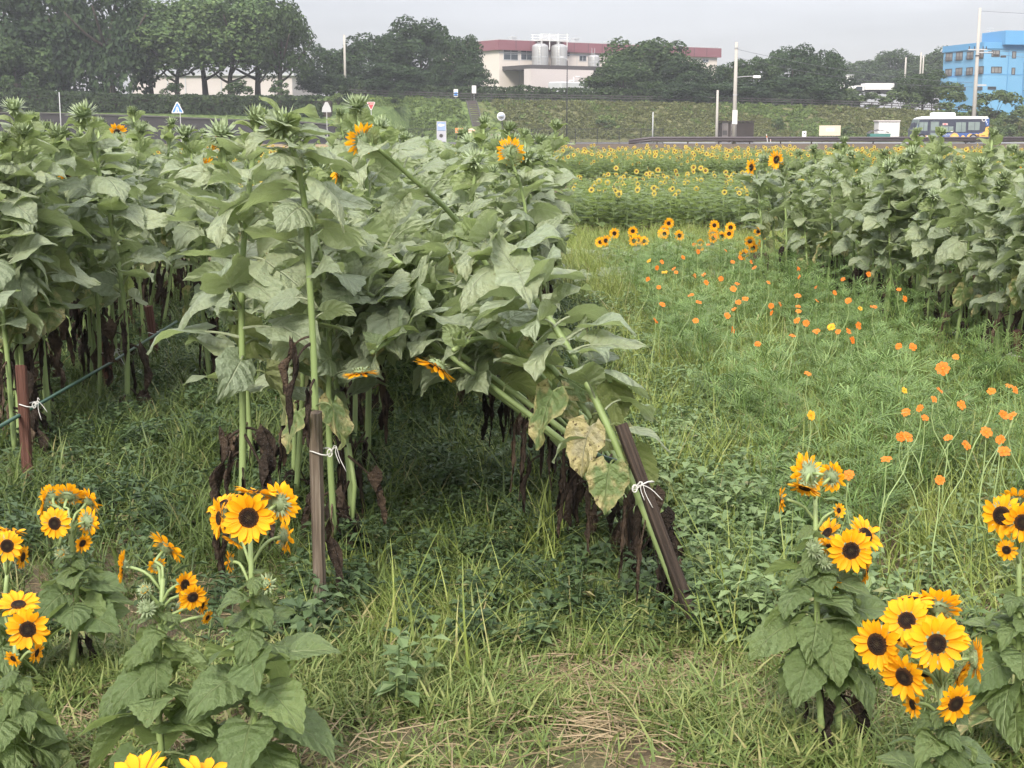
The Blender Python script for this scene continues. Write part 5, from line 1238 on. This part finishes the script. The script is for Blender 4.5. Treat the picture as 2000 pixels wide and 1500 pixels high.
for k in range(6):
    q = random.Random(k+40); a = lerp(1.15, .55, k/5); H = lerp(1.02, 1.3, k/5)
    LEAN.append(tall_sunflower([(0, 0, 0), (-.26*a, .03, H*.36), (-.66*a, .08, H*.7), (-1.0*a, .14+q.uniform(-.05, .05), H*.94), (-1.12*a, .16, H*1.0)], 1200+k, 'bud', 34, .172, 7, t0=.46 if k < 2 else .36, dry=.03, pale=.06, tilt=Quaternion((0, 1, 0), -.5*a)))
for p in UP_BUD+UP_BLOOM+LEAN: p.location = (0, -60, 0)
def put(p, x, y, rz=0, s=1.0, label=None, group=None, tx=0, ty=0):
    if p in USED: o = copy_tree(p)
    else: o = p; USED.add(p)
    o.location = (x, y, hz(x, y)-.01); o.rotation_euler = (tx, ty, rz); o.scale = (s, s, s); return tag(o, label, 'tall sunflower', group)
r = random.Random(99)
TALL_N = 0
ORD = 'first second third fourth fifth sixth seventh eighth'.split()
def row(name, X0, slope, d0, d1, step, double=.0, leanp=0, bloom=.14, side='', near='', hs=1.02):
    global TALL_N
    D = d0; cnt = 0
    while D < d1:
        x = X0+slope*(D-4.4)+r.gauss(0, .05)+(double if r.random() < .5 else 0)
        if abs(x)/D < .41:
            isb = r.random() < bloom; p = r.choice(UP_BLOOM if isb else UP_BUD)
            o = put(p, x, D, r.uniform(0, 6.28) if not isb else r.gauss(0, .5), r.uniform(.88, 1.12)*hs, ('tall sunflower with open yellow flower ' if isb else 'tall budding grey-green sunflower ')+side, ('flowering' if isb else 'budding')+' tall sunflowers '+side, r.gauss(0, .05), r.gauss(0, .06)); TALL_N += 1; cnt += 1
            if cnt <= len(ORD): o['label'] = ('flowering' if isb else 'budding')+' sunflower '+ORD[cnt-1]+' from the near end '+('of the '+near if near else side)
        D += step*r.uniform(.7, 1.3)
row('left row', -2.24, -.075, 6.4, 14.4, .22, -.3, side='in the row with the red-brown stakes', near='row with the red-brown stakes')
row('left row two', -3.25, -.075, 8.2, 14.4, .30, -.35, side='in the row next beyond the red-brown stakes', near='row next beyond the red-brown stakes')
row('left row three', -4.45, -.075, 11.0, 15.5, .36, -.35, side='in the outermost left row', near='outermost left row')
row('centre row', -.62, -.05, 4.9, 14.2, .24, -.28, side='in the row behind the grey weathered stake', near='row behind the grey weathered stake')
row('centre back', -.1, -.03, 9.6, 14.2, .40, .3, side='between the grey stake row and the leaning row', near='plants between grey-stake and leaning rows')
row('right row', 3.38, -.085, 7.0, 14.3, .17, .3, bloom=.06, side='in the row edging the flowery path', near='row edging the flowery path', hs=.915)
row('right row two', 4.45, -.085, 10.2, 14.6, .25, .35, bloom=.06, side='in the second row right of the flowery path', near='second row right of the flower path', hs=.915)
row('right row three', 5.5, -.085, 12.6, 15.2, .3, .3, bloom=.06, side='in the third row right of the flowery path', near='third row right of the flowery path', hs=.915)
D = 4.75; i = 0
while D < 12.5:                                              # the row that the wind has pushed over
    k = min(5, int((D-5.0)/7.4*6)); p = LEAN[max(0, min(5, k+r.choice((-1, 0, 1))))]
    o = put(p, .62-.09*(D-4.4)+r.gauss(0, .06), D, r.gauss(0, .16), r.uniform(.92, 1.1), 'leaning sunflower in the wind-blown row behind the slanting dark stake', 'leaning sunflowers behind the slanting dark stake'); TALL_N += 1; i += 1
    if i <= 10: o['label'] = 'leaning sunflower '+(ORD+['ninth', 'tenth'])[i-1]+' behind the slanting dark stake in the wind-blown row'
    D += (.15 if D < 6 else .25)*r.uniform(.7, 1.3)
row('right end', .22, -.012, 8.4, 14.2, .24, -.3, bloom=.05, side='at the far end of the wind-blown row', near='upright plants ending the wind-blown row')

def top_at(px, py, D, p, label, rz=0):
    X = xat(px, py, D); z = zat(py, D); H = max((k.location.z for k in KIDS[p]), default=1.4)+.03
    return put(p, X, D, rz, z/H, label)
top_at(58, 190, 7.0, UP_BUD[3], 'tallest sunflower bud at far left, spiky head above its neighbours', .4)
top_at(218, 203, 7.6, UP_BUD[1], 'tall spiky bud standing up left of the blue triangle sign', 1.2)
top_at(18, 238, 6.8, UP_BUD[4], 'big spiky bud at the very left edge below the tallest bud', 2.2)
top_at(392, 238, 8.4, UP_BUD[0], 'narrow upright bud between the blue sign and the staked stem', 3.0)
top_at(470, 232, 6.2, UP_BUD[2], 'pale bud just left of the staked front sunflower top', 4.0)
top_at(1035, 243, 9.4, UP_BUD[5], 'tall pale budding top right of the round yellow flower', 1.0)
top_at(925, 288, 7.4, UP_BUD[1], 'fresh green upright top left of the round yellow flower', 2.0)
top_at(985, 320, 8.2, UP_BUD[3], 'sunflower bud below the round yellow flower', 5.0)
top_at(1742, 302, 10.6, UP_BUD[2], 'bud rising above the right hand rows below the storage box', .7)
top_at(1860, 318, 9.8, UP_BUD[4], 'bud rising above the right hand rows below the bus front', 2.7)

# individual tall plants that the picture is built round
def hero(base, pts, seed, label, head='bud', **kw):
    B = Vector(base); o = tall_sunflower([(0, 0, 0)]+[at(*p)-B for p in pts], seed, head, **kw); o.location = B; return tag(o, label, 'tall sunflower')
h7 = hero(gnd(622, 1190), [(618, 900, 4.45), (613, 700, 4.44), (603, 520, 4.43), (594, 390, 4.42), (575, 300, 4.40), (555, 262, 4.38), (548, 248, 4.37)], 7, 'tall straight sunflower tied to the grey weathered stake', 'bud', leaves=27, L=.150, dead=4, t0=.34, r0=.0125, hn=(-.35, -.25, 1), top=1.0, dry=.0, az=.5)
h8 = hero(gnd(1352, 1232), [(1243, 960, 4.42), (1135, 725, 4.55), (1045, 585, 4.66), (960, 495, 4.8), (905, 468, 4.9)], 8, 'big leaning sunflower tied to the slanting dark stake', 'none', leaves=38, L=.172, dead=10, t0=.25, r0=.0145, tilt=Quaternion((0, 1, 0), -.42), dry=.07, pale=.15, az=1.0)
def extra(o, ms, px, py, D, az, s, lab=None): l = link('leaf', ms, o, TRS(at(px, py, D)-o.location, Euler((0, 0, az)), s)); tag(l, lab)
for px_, py_, D_, a_, s_ in ((1150, 745, 4.5, .2, .18), (1182, 800, 4.48, .5, .16), (1112, 690, 4.55, .05, .19), (1205, 845, 4.44, -.35, .14), (1080, 640, 4.6, .5, .18), (1130, 722, 4.54, .9, .17)): extra(h8, BIG[int(px_) % 9], px_, py_, D_, a_, s_)
extra(h8, PALE[0], 1178, 832, 4.48, -2.3, .17, 'bleached papery leaf with dark spots'); extra(h8, DRY[1], 1205, 905, 4.42, -2.0, .165, 'green leaf with a yellow and brown edge'); extra(h8, DRY[2], 1120, 760, 4.52, -2.7, .20, 'drooping leaf with yellow holes')
for k_, (px_, py_, D_) in enumerate([(1196, 935, 4.6), (1160, 940, 4.7), (1240, 985, 4.5), (1262, 1030, 4.45), (1225, 1000, 4.62), (1135, 910, 4.9), (1280, 1075, 4.42), (1100, 900, 5.0), (1060, 890, 5.2)]): l_ = link('withered_leaf', DEAD[k_ % 5], h8, TRS(at(px_, py_, D_)-h8.location, Euler((0, 0, k_*1.9)), (.12, .10, .2)))
extra(h7, DRY[0], 618, 792, 4.42, -.5, .15, 'pale yellow-green leaf with brown holes'); extra(h7, DRY[2], 612, 800, 4.42, -2.6, .14, 'curled yellowing leaf')
hero(gnd(1318, 1150), [(1200, 890, 4.95), (1075, 715, 5.05), (930, 612, 5.2), (790, 520, 5.35), (655, 432, 5.5), (632, 420, 5.52)], 9, 'leaning sunflower with a long pale stem running left across the leaves', 'none', leaves=36, L=.170, dead=6, t0=.26, r0=.013, tilt=Quaternion((0, 1, 0), -.6), dry=.05)
o = hero(gnd(1240, 1010), [(1120, 790, 5.65), (1000, 600, 5.5), (900, 440, 5.35), (810, 352, 5.2), (745, 296, 5.1), (722, 282, 5.06)], 10, 'leaning sunflower ending in a yellow head seen from behind', 'none', leaves=20, L=.14, dead=2, t0=.3, tilt=Quaternion((0, 1, 0), -.5))
add_head(o, at(708, 274, 5.07)-o.location, (-.45, .75, .35), .066, 4, False)
o = hero(gnd(1200, 985), [(1110, 800, 5.4), (1000, 680, 5.0), (935, 660, 4.75), (885, 684, 4.62)], 12, 'leaning sunflower with its yellow head hanging down facing left', 'none', leaves=17, L=.165, dead=4, t0=.22, tilt=Quaternion((0, 1, 0), -.6))
add_head(o, at(852, 716, 4.56)-o.location, (-.50, -.25, -.80), .08, 5, False)
o = hero(gnd(1120, 900), [(1000, 740, 5.9), (880, 660, 5.3), (790, 650, 4.9), (725, 690, 4.72)], 13, 'bent sunflower with a yellow head facing straight down', 'none', leaves=16, L=.16, dead=4, t0=.22, tilt=Quaternion((0, 1, 0), -.6))
add_head(o, at(705, 728, 4.66)-o.location, (.1, -.12, -1), .066, 6, False)
for k, (px, py, D, nn, lab, hd) in enumerate([(997, 296, 8.0, (.25, .8, .2), 'sunflower with a round yellow head turned away beside the pale bud', .088), (1468, 327, 13.4, (-.8, -.35, 0), 'sunflower at the left edge of the right hand rows facing left', .085), (1517, 312, 13.2, (-.7, -.5, .1), 'highest yellow flower on the left edge of the right hand rows', .095), (1741, 357, 10.8, (-.85, -.3, -.1), 'yellow flower facing left in the middle of the right hand rows', .09), (135, 345, 7.8, (-.4, -.4, -.6), 'orange-yellow flower half hidden under leaves at upper left', .09), (402, 330, 8.6, (-.5, -.7, .2), 'yellow flower peeping over the leaves left of the staked stem', .085), (672, 312, 9.6, (-.6, -.6, 0), 'yellow flower facing left beside the flower seen from behind', .08), (126, 298, 8.4, (-.5, -.6, .3), 'small yellow flower near the top of the left rows', .06)]):
    P = at(px, py, D); B = Vector((P.x+.1, D, 0)); o = tall_sunflower([(0, 0, 0), (.02, 0, P.z*.4), (-.02, .03, P.z*.8), tuple(P-B-Vector(nn).normalized()*.04)], 1400+k, 'none', 22, .16, 3, t0=.36); o.location = B; tag(o, lab, 'tall sunflower'); add_head(o, P-B, nn, hd, k, False)
for p in UP_BUD+UP_BLOOM+LEAN:
    if p not in USED: bpy.data.objects.remove(p)

# ------------------------------------------------------------------ stakes, poles and ties
def wood(name, a, b_, c_):
    n = NT(name); k = n.noise(5, 5, sc=(22, 22, .5)); k2 = n.noise(5, 4)
    c = n.ramp(n.math('ADD', n.math('MULTIPLY', k, .75), n.math('MULTIPLY', k2, .25)), [(.3, a), (.5, b_), (.7, c_)]); n.bump(k, 1.0, .012); return n.done(c, .85, .15)
M['stake_grey'] = wood('weathered_stake', (.04, .03, .022), (.125, .098, .074), (.23, .195, .152)); M['stake_dark'] = wood('dark_stake', (.014, .011, .009), (.040, .030, .024), (.085, .062, .048)); M['stake_red'] = wood('red_stake', (.055, .028, .021), (.10, .048, .036), (.155, .080, .062))
M['polegreen'] = plain('green_pole', (.035, .075, .055), .45, .4, var=.15); M['twine'] = plain('white_twine', (.50, .49, .46), .7, .2, var=.05)
def stake(p0, p1, w_, mat, label, seed=0):
    p0, p1 = Vector(p0), Vector(p1); d = p1-p0; o = empty('wooden_stake', p0, 0, label, 'stake'); q = d.to_track_quat('Z', 'Y'); q = Quaternion((1, 0, 0, 0)) if abs(d.normalized().z) > .998 else q
    H = d.length; b = MB(); rr = random.Random(seed); n = 8; vs = []
    for i in range(n+1):
        z = -.15+(H+.15)*i/n; k = w_/2*(1+rr.uniform(-.03, .03)); c = k*.25
        for x, y in ((-k+c, -k), (k-c, -k), (k, -k+c), (k, k-c), (k-c, k), (-k+c, k), (-k, k-c), (-k, -k+c)): vs.append((x+rr.gauss(0, .0006), y+rr.gauss(0, .0006), z+(rr.gauss(0, .004) if i == n else 0)))
    b.add(vs, [(i*8+j, i*8+(j+1) % 8, (i+1)*8+(j+1) % 8, (i+1)*8+j) for i in range(n) for j in range(8)]+[tuple(range(n*8, n*8+8))]); s = b.obj('post', M[mat], o); s.rotation_mode = 'QUATERNION'; s.rotation_quaternion = q @ Quaternion((0, 0, 1), .25+seed); return o
def tie(c, w_, label, seed, ax=(0, 0, 1), tails=2, L=.07, side=1):
    c = Vector(c); rr = random.Random(seed); b = MB(); q = Vector(ax).to_track_quat('Z', 'Y')
    if abs(Vector(ax).z) > .99: q = Quaternion()
    ring = [q @ Vector((cos(a)*w_*.74, sin(a)*w_*.74, .006*sin(a*2))) for a in fr(0, 2*pi, 14)]; b.tube(ring, .0024, 5)
    k0 = q @ Vector((w_*.7*side, -w_*.35, 0))
    for t in range(tails):
        e = k0+Vector((side*L*rr.uniform(.3, 1.0), -rr.uniform(0, .03), L*rr.uniform(-.9, .3))); b.tube(catmull([k0, k0+Vector((side*.02, -.01, .025*rr.uniform(.3, 1.2))), k0.lerp(e, .6)+Vector((0, 0, .02)), e], 8), .0014, 5)
    b.tube([k0+Vector((.008*cos(a)*side, -.004, .012*sin(a))) for a in fr(0, 2*pi, 10)], .0022, 5)
    o = b.obj('twine_tie', M['twine'], smooth=True); o.location = c; tag(o, label, 'string tie')
g0 = gnd(626, 1212); stake(g0, at(626, 806, g0.y-.0), .035, 'stake_grey', 'weathered grey wooden stake holding the straight front sunflower', 1)
tie(at(626, 882, g0.y), .046, 'white string knotted round the weathered grey stake', 3)
g1 = gnd(1366, 1245); t1 = at(1213, 830, g1.y+.12); stake(g1, t1, .036, 'stake_dark', 'dark wooden stake slanting left under the leaning sunflowers', 2)
tie(g1.lerp(t1, .72), .048, 'white string with loose tails on the slanting dark stake', 6, t1-g1, 3, .10)
g2 = gnd(57, 965); stake(g2, at(50, 714, g2.y), .042, 'stake_red', 'red-brown stake nearest in the left row, standing clear of leaves', 3)
tie(at(54, 790, g2.y), .05, 'white string tied on the nearest red-brown stake', 8, tails=3, L=.08)
g3 = gnd(216, 776); stake(g3, at(203, 668, g3.y), .046, 'stake_red', 'slim red-brown stake second along the left row', 4); tie(at(212, 690, g3.y), .05, 'loose white string bundle on the second red-brown stake', 9, tails=4, L=.14)
g4 = gnd(308, 716); stake(g4, at(290, 598, g4.y), .047, 'stake_red', 'red-brown stake farthest along the left row below a withered leaf', 5); tie(at(300, 650, g4.y), .05, 'white string hanging on the farthest red-brown stake', 10, tails=3, L=.12)
g5 = gnd(2003, 775); stake(g5, at(1985, 645, g5.y), .052, 'stake_red', 'red-brown stake at the right edge below a yellowed leaf', 6); tie(at(1990, 695, g5.y), .055, 'white string tied to the stake at the right edge', 12, tails=3, L=.12, side=-1)
tie(at(1868, 650, 9.6), .04, 'white string tangle on the green pole in the right rows', 13, tails=4, L=.14)
def bar(a, c, label): b = MB(); b.tube([a, a.lerp(c, .5)-Vector((0, 0, .012)), c], .0085, 7); o = b.obj('support_pole', M['polegreen'], smooth=True); tag(o, label, 'support pole')
bar(at(-30, 850, g2.y-.5), at(345, 628, g4.y+.5), 'dark green horizontal pole tied along the left row stakes')
bar(at(1120, 862, g1.y+1.0), at(1236, 912, g1.y+.16), 'short dark green pole end poking out beside the slanting stake')
bar(at(2040, 712, g5.y-.2), at(1690, 590, g5.y+3.5), 'dark green horizontal pole tied along the right row')
b = MB(); b.tube([(0, 0, 0), (.02, .02, .26), (.0, .03, .42)], [.011, .009, .008], 7); o = empty('broken_stalk', gnd(684, 1080), 0, 'bare green stalk standing right of the grey stake', 'plant stalk'); b.obj('stem', M['stem'], o, True)
for k in range(3): link('withered_leaf', DEAD[k], o, TRS((0, 0, .38-.1*k), Euler((0, 0, 2.0*k)), .2))

# ------------------------------------------------------------------ near sunflowers with bunched heads
def G(px, py, D): p = at(px, py, D); return Vector((p.x, D, hz(p.x, D)-.01))
garden_sunflower(G(12, 1400, 3.75), at(14, 1120, 3.75), [(14, 1066, 3.68, .1, -1, .15, 66), (22, 1038, 3.75, .2, .2, 1, 60), (44, 1088, 3.76, 1, -.1, -.1, 50), (-14, 1050, 3.8, -1, 0, .2, 60)], 1, 'low sunflower cut by the left edge, level with the big left bunch', leaves=9, zr=(.3, .8), L=.13)
garden_sunflower(G(132, 1300, 3.85), at(134, 1010, 3.85), [(107, 1022, 3.76, -.1, -1, .12, 68), (86, 985, 3.84, -1, -.25, .2, 66), (134, 968, 3.9, .1, .75, .55, 66), (174, 978, 3.92, .55, .7, .5, 60), (172, 1018, 3.86, .5, .8, -.1, 62), (161, 1061, 3.8, .75, -.6, -.2, 42), (104, 968, 3.95, -.3, .9, .4, 56)], 2, 'low sunflower bunch at left with one flower facing forward and backs of others', leaves=11, zr=(.34, .80), L=.155, buds=[(119, 1080, 3.85, 30, 1)])
garden_sunflower(G(40, 1560, 3.15), at(30, 1250, 3.15), [(54, 1229, 3.06, .28, -1, .1, 90), (36, 1182, 3.12, .1, -.25, 1, 88), (5, 1190, 3.2, -.4, .3, 1, 76), (26, 1286, 3.1, -.3, -.8, -.3, 40), (71, 1275, 3.15, 1, -.2, -.2, 46)], 3, 'low sunflower at the left edge with a flower tipped to the right', leaves=15, zr=(.1, .82), L=.16)
garden_sunflower(G(322, 1545, 3.15), at(318, 1130, 3.15), [(241, 1107, 3.15, -1, -.12, .12, 72), (326, 1068, 3.2, .55, .55, .6, 84), (306, 1104, 3.22, -.4, .6, .2, 40), (361, 1142, 3.12, .75, -.62, .1, 58), (376, 1166, 3.08, .5, -.85, -.15, 58), (395, 1183, 3.14, .9, -.2, -.2, 40), (405, 1206, 3.12, .8, -.4, -.3, 32), (346, 1186, 3.2, .4, .2, -.4, 40)], 4, 'low sunflower whose flowers point sideways, left of the big forward flower', leaves=17, zr=(.1, .9), L=.18, buds=[(283, 1152, 3.12, 34, 1), (286, 1188, 3.1, 40, 0)])
garden_sunflower(G(492, 1560, 3.12), at(488, 1040, 3.12), [(486, 1011, 3.02, .0, -1, .16, 108), (429, 1012, 3.14, -.85, -.45, .1, 84), (436, 985, 3.2, -.5, -.3, .8, 70), (500, 962, 3.2, .1, .25, 1, 90), (546, 982, 3.22, .45, .9, .1, 92), (557, 1049, 3.16, .85, .5, -.1, 70), (449, 1098, 3.15, -1, .1, -.1, 46), (455, 1056, 3.16, -.5, -.3, -.7, 52)], 5, 'low sunflower with the largest forward facing flower, left of the grey stake', leaves=18, zr=(.08, .86), L=.19, buds=[(519, 1141, 3.1, 46, 1)])
garden_sunflower(G(330, 1640, 2.55), at(330, 1560, 2.55), [(268, 1524, 2.52, -.3, -.25, 1, 150), (400, 1518, 2.55, .3, -.1, 1, 140), (335, 1530, 2.62, 0, .3, 1, 130)], 6, 'yellow flowers rising at the bottom edge of the picture, only petals showing', leaves=7, zr=(.1, .6), L=.15)
garden_sunflower(G(1606, 1500, 3.42), at(1592, 960, 3.42), [(1578, 926, 3.40, -.55, .75, -.25, 92), (1572, 952, 3.34, -.3, -.35, -.8, 74), (1626, 931, 3.45, .65, .72, .1, 66), (1526, 975, 3.42, -1, .2, .0, 54), (1638, 997, 3.40, .5, -.7, .2, 34)], 7, 'taller low sunflower right of the slanting stake with its top flower turned away', leaves=13, zr=(.36, .86), L=.165, buds=[(1591, 1071, 3.36, 44, 0), (1612, 1096, 3.36, 34, 0)])
garden_sunflower(G(1640, 1495, 3.45), at(1650, 1090, 3.45), [(1662, 1075, 3.34, -.05, -1, .1, 92), (1690, 1045, 3.46, .4, -.5, .5, 86), (1616, 1042, 3.5, -.6, -.2, .5, 70), (1622, 1070, 3.46, -.5, -.6, -.3, 52), (1693, 1116, 3.42, .9, -.35, -.1, 60), (1621, 1138, 3.4, -.1, -.45, -.9, 50), (1670, 1100, 3.42, 0, -.8, -.6, 60)], 8, 'low sunflower with a forward flower right behind the bunch with many heads', leaves=9, zr=(.40, .86), L=.16)
garden_sunflower(G(1845, 1640, 2.78), at(1838, 1330, 2.78), [(1829, 1257, 2.66, .0, -1, .18, 122), (1714, 1258, 2.74, -.72, -.68, .05, 112), (1767, 1321, 2.70, -.7, -.68, -.15, 104), (1866, 1374, 2.70, .3, -.93, -.15, 88), (1771, 1212, 2.76, -.35, -.75, .55, 104), (1779, 1176, 2.84, -.2, .0, 1, 96), (1832, 1186, 2.86, .25, .75, .55, 100), (1907, 1288, 2.78, .98, -.15, .0, 92), (1803, 1314, 2.84, -.3, -.5, -.5, 76), (1876, 1316, 2.82, .7, -.45, -.3, 80), (1783, 1376, 2.74, -.9, -.3, -.1, 60), (1850, 1235, 2.82, .35, -.4, .8, 100), (1752, 1240, 2.84, -.5, -.4, .5, 80)], 9, 'low sunflower with the fullest bunch of heads at lower right', leaves=16, zr=(.2, .9), L=.165)
garden_sunflower(G(1985, 1500, 3.35), at(1990, 1060, 3.35), [(1957, 1007, 3.30, -.72, -.68, .1, 92), (1996, 1020, 3.26, .1, -1, .1, 88), (1988, 975, 3.4, .2, .5, .7, 80), (1966, 1074, 3.28, -.5, -.8, -.1, 46)], 10, 'low sunflower cut by the right edge above the fullest bunch', leaves=14, zr=(.25, .8), L=.165)

# the same kind at the far end of the bed
def far_garden(px, py, D, n, seed, label):
    q = random.Random(seed); P = at(px, py, D); B = Vector((P.x, D, 0)); root = empty('garden_sunflower', B, 0, label, 'garden sunflower', 'low sunflowers with bunches of yellow heads'); br = []
    for k in range(n):
        c = Vector((q.uniform(-.10, .10), q.uniform(-.08, .05), P.z+q.uniform(-.10, .09))); nn = Vector((q.uniform(-.7, .7), -1 if q.random() < .75 else .8, q.uniform(-.2, .5))); add_head(root, c, nn, q.uniform(.055, .066), seed+k, False); br.append(([(0, 0, P.z*.72), c*.5+Vector((0, 0, P.z*.42)), c-nn.normalized()*.02], .006, .005))
    link('stem', stem_mesh([(0, 0, 0), (.01, 0, P.z*.5), (0, 0, P.z*.92)], .01, .007, br, 6), root)
    for k in range(10): link('leaf', q.choice(BIG), root, TRS((0, 0, P.z*lerp(.3, .8, k/9)), Euler((0, 0, k*2.4)), lerp(.16, .1, k/9)))
for k, a in enumerate([(1190, 461, 15.4, 3, 'short bunched sunflower at the far bed end, leftmost of its line'), (1248, 458, 15.2, 6, 'short bunched sunflower at the far bed end, second from left'), (1310, 449, 15.6, 6, 'short bunched sunflower at the far bed end, standing highest in the middle'), (1378, 466, 15.0, 4, 'short bunched sunflower at the far bed end, low one right of the middle'), (1411, 452, 15.3, 4, 'short bunched sunflower at the far bed end, second from right'), (1474, 458, 15.0, 3, 'short bunched sunflower beside the right rows, upper of two'), (1468, 481, 14.0, 3, 'short bunched sunflower beside the right rows, lower of two')]): far_garden(*a[:4], 60+k*11, a[4])
q = random.Random(4)
for k in range(26):
    X, Y_ = q.uniform(.7, 2.1), q.uniform(13.4, 16.6); o = empty('wilted_sunflower', (X, Y_, 0), q.uniform(0, 6.28), 'flattened leafy sunflower lying on the cross path', 'wilted sunflower', 'flattened sunflowers on the cross path')
    b = MB(); b.tube([(0, 0, 0), (.2, 0, .12), (.5, 0, .10)], [.009, .007, .004], 5)
    b.obj('stem', M['stem'], o)
    for j in range(8): link('leaf', q.choice(BIG), o, TRS((.1+.05*j, 0, .1), Euler((0, 0, j*2.4)), .15))

# ------------------------------------------------------------------ orange cosmos
def cosmos_mesh(seed, mat):
    q = random.Random(seed); b = MB(); b.uv = []
    for k in range(8):
        a = 2*pi*k/8+q.uniform(-.12, .12); el = q.uniform(.1, .45); Mx = Euler((0, -el, a)).to_matrix(); g, uv = [], []
        for u, w_ in ((.1, .10), (.4, .22), (.75, .31), (1, .2)):
            for v in (-1, 0, 1): g.append(Mx @ Vector((u-(.07 if v and u == 1 else 0), v*w_, -.18*u*u+.05*abs(v)))); uv.append((u, (v+1)/2))
        b.add(g, [(i*3+j, (i+1)*3+j, (i+1)*3+j+1, i*3+j+1) for i in range(3) for j in range(2)], 0, uv)
    return b.mesh('petals', mat, True)
CP = [cosmos_mesh(k, M['cosmos']) for k in range(4)]
M['cosmos_y'] = petal_mat('yellow_cosmos_petal', (.88, .44, .03), (.84, .34, .012)); CPY = [cosmos_mesh(k, M['cosmos_y']) for k in range(2)]
b = MB(); b.lathe([(.16, .0), (.2, .06), (.12, .14), (.01, .16)], 10); CC = b.mesh('flower_centre', plain('cosmos_centre', (.45, .20, .02), .8, .1, var=.3, scale=20), True)
CST = []
for k in range(3):
    q = random.Random(k); b = MB(); b.tube(catmull([(q.uniform(-.2, .2), q.uniform(-.1, .1), 0), (q.uniform(-.12, .12), q.uniform(-.1, .1), .4), (0, 0, .8), (0, 0, 1)], 8), [.0042, .004, .0036, .0033, .003, .0028, .0026, .0024, .0022], 4); CST.append(b.mesh('stem', M['stem'], True))
Z5 = [(375, 45), (520, 88), (1022, 62), (1068, 135), (628, 150), (722, 212), (825, 200), (92, 178), (25, 190), (30, 245), (232, 112), (380, 150), (235, 195), (238, 232), (297, 325), (228, 305), (378, 390), (495, 355), (548, 392), (628, 388), (658, 458), (705, 345), (190, 425), (1130, 510), (1022, 505), (1365, 680), (1465, 590), (310, 720), (1065, 850), (1295, 920), (1340, 850), (1188, 990), (1078, 1022), (1225, 1065), (1510, 965), (1745, 858), (1885, 818), (1930, 848), (1838, 1042), (1900, 1052), (335, 1045), (1040, 1212), (1408, 1222), (1548, 1278), (1705, 1178), (1815, 1235), (1845, 1328), (925, 1390), (1090, 1215)]
cos_pts = [(1500+x/4, 550+y/4) for x, y in Z5]
Z6 = [(373, 510), (428, 515), (408, 540), (368, 590), (415, 625), (430, 700), (568, 440), (585, 470), (575, 770), (712, 748), (735, 515), (738, 632), (742, 720), (760, 690), (755, 610), (815, 515), (830, 540), (768, 497), (685, 588), (790, 675), (520, 495), (480, 545), (570, 575), (588, 690), (890, 605), (1090, 625), (845, 872), (735, 810), (1245, 855), (1485, 1070), (1240, 1440), (400, 770), (620, 605), (705, 465), (660, 405), (440, 560), (630, 440), (490, 560), (610, 570), (555, 660), (790, 475), (860, 215), (1635, 1462), (1690, 930), (1325, 568), (1215, 590), (1020, 545), (1025, 580), (850, 190), (1455, 635), (1405, 1385)]
cos_pts += [(1100+x*.45, 280+y*.45) for x, y in Z6]
q = random.Random(31); seen = []
for px, py in cos_pts:
    if any(abs(px-a)+abs(py-c) < 7 for a, c in seen): continue
    seen.append((px, py)); zf = q.uniform(.42, .58); P = gnd(px, py, zf)
    if P.y > 14.5 or P.y < 3: P = at(px, py, min(14.5, max(4.2, P.y)))
    big = abs(px-1841) < 4; yel = (abs(px-1583.7) < 4 and py > 800) or q.random() < .06
    lab = 'largest round orange cosmos flower below the right rows' if big else 'lone yellow-orange cosmos flower above the taller low sunflower' if (abs(px-1583.7) < 4 and py > 800) else 'small yellow-orange cosmos flower on a thin stem in the flowery path' if yel else 'small orange cosmos flower on a thin stem in the flowery path'
    zn = 'near part' if P.y < 6.3 else 'middle' if P.y < 9 else 'far part'; lab = lab.replace('in the flowery path', 'in the '+zn+' of the flowery path')
    o = empty('cosmos_flower', (P.x, P.y, 0), 0, lab, 'cosmos flower', None if ('largest' in lab or 'lone' in lab) else ('yellow-orange' if yel else 'orange')+' cosmos in the '+zn+' of the flowery path')
    link('stem', q.choice(CST), o, TRS((0, 0, 0), None, (1, 1, P.z-.012)))
    R = (.034 if big else q.uniform(.016, .0235)); nn = Vector((q.uniform(-.7, .7), q.uniform(-1, -.1), q.uniform(.1, 1)))
    f = link('petals', q.choice(CPY if yel else CP), o, TRS((0, 0, P.z), orient(nn, q.uniform(0, 6)), R)); link('flower_centre', CC, f)

# ------------------------------------------------------------------ haze in the air
HAZE = .00048
b = MB(); b.box(-390, 390, -39, 419, -1.2, 42); hzo = b.obj('haze', [], kind='stuff')
hm = bpy.data.materials.new('haze'); hm.use_nodes = True; nt = hm.node_tree; nt.nodes.clear(); oo = nt.nodes.new('ShaderNodeOutputMaterial'); pv = nt.nodes.new('ShaderNodeVolumePrincipled'); pv.inputs['Color'].default_value = (.90, .94, 1, 1); pv.inputs['Density'].default_value = HAZE; nt.links.new(pv.outputs[0], oo.inputs['Volume']); hzo.data.materials.append(hm)
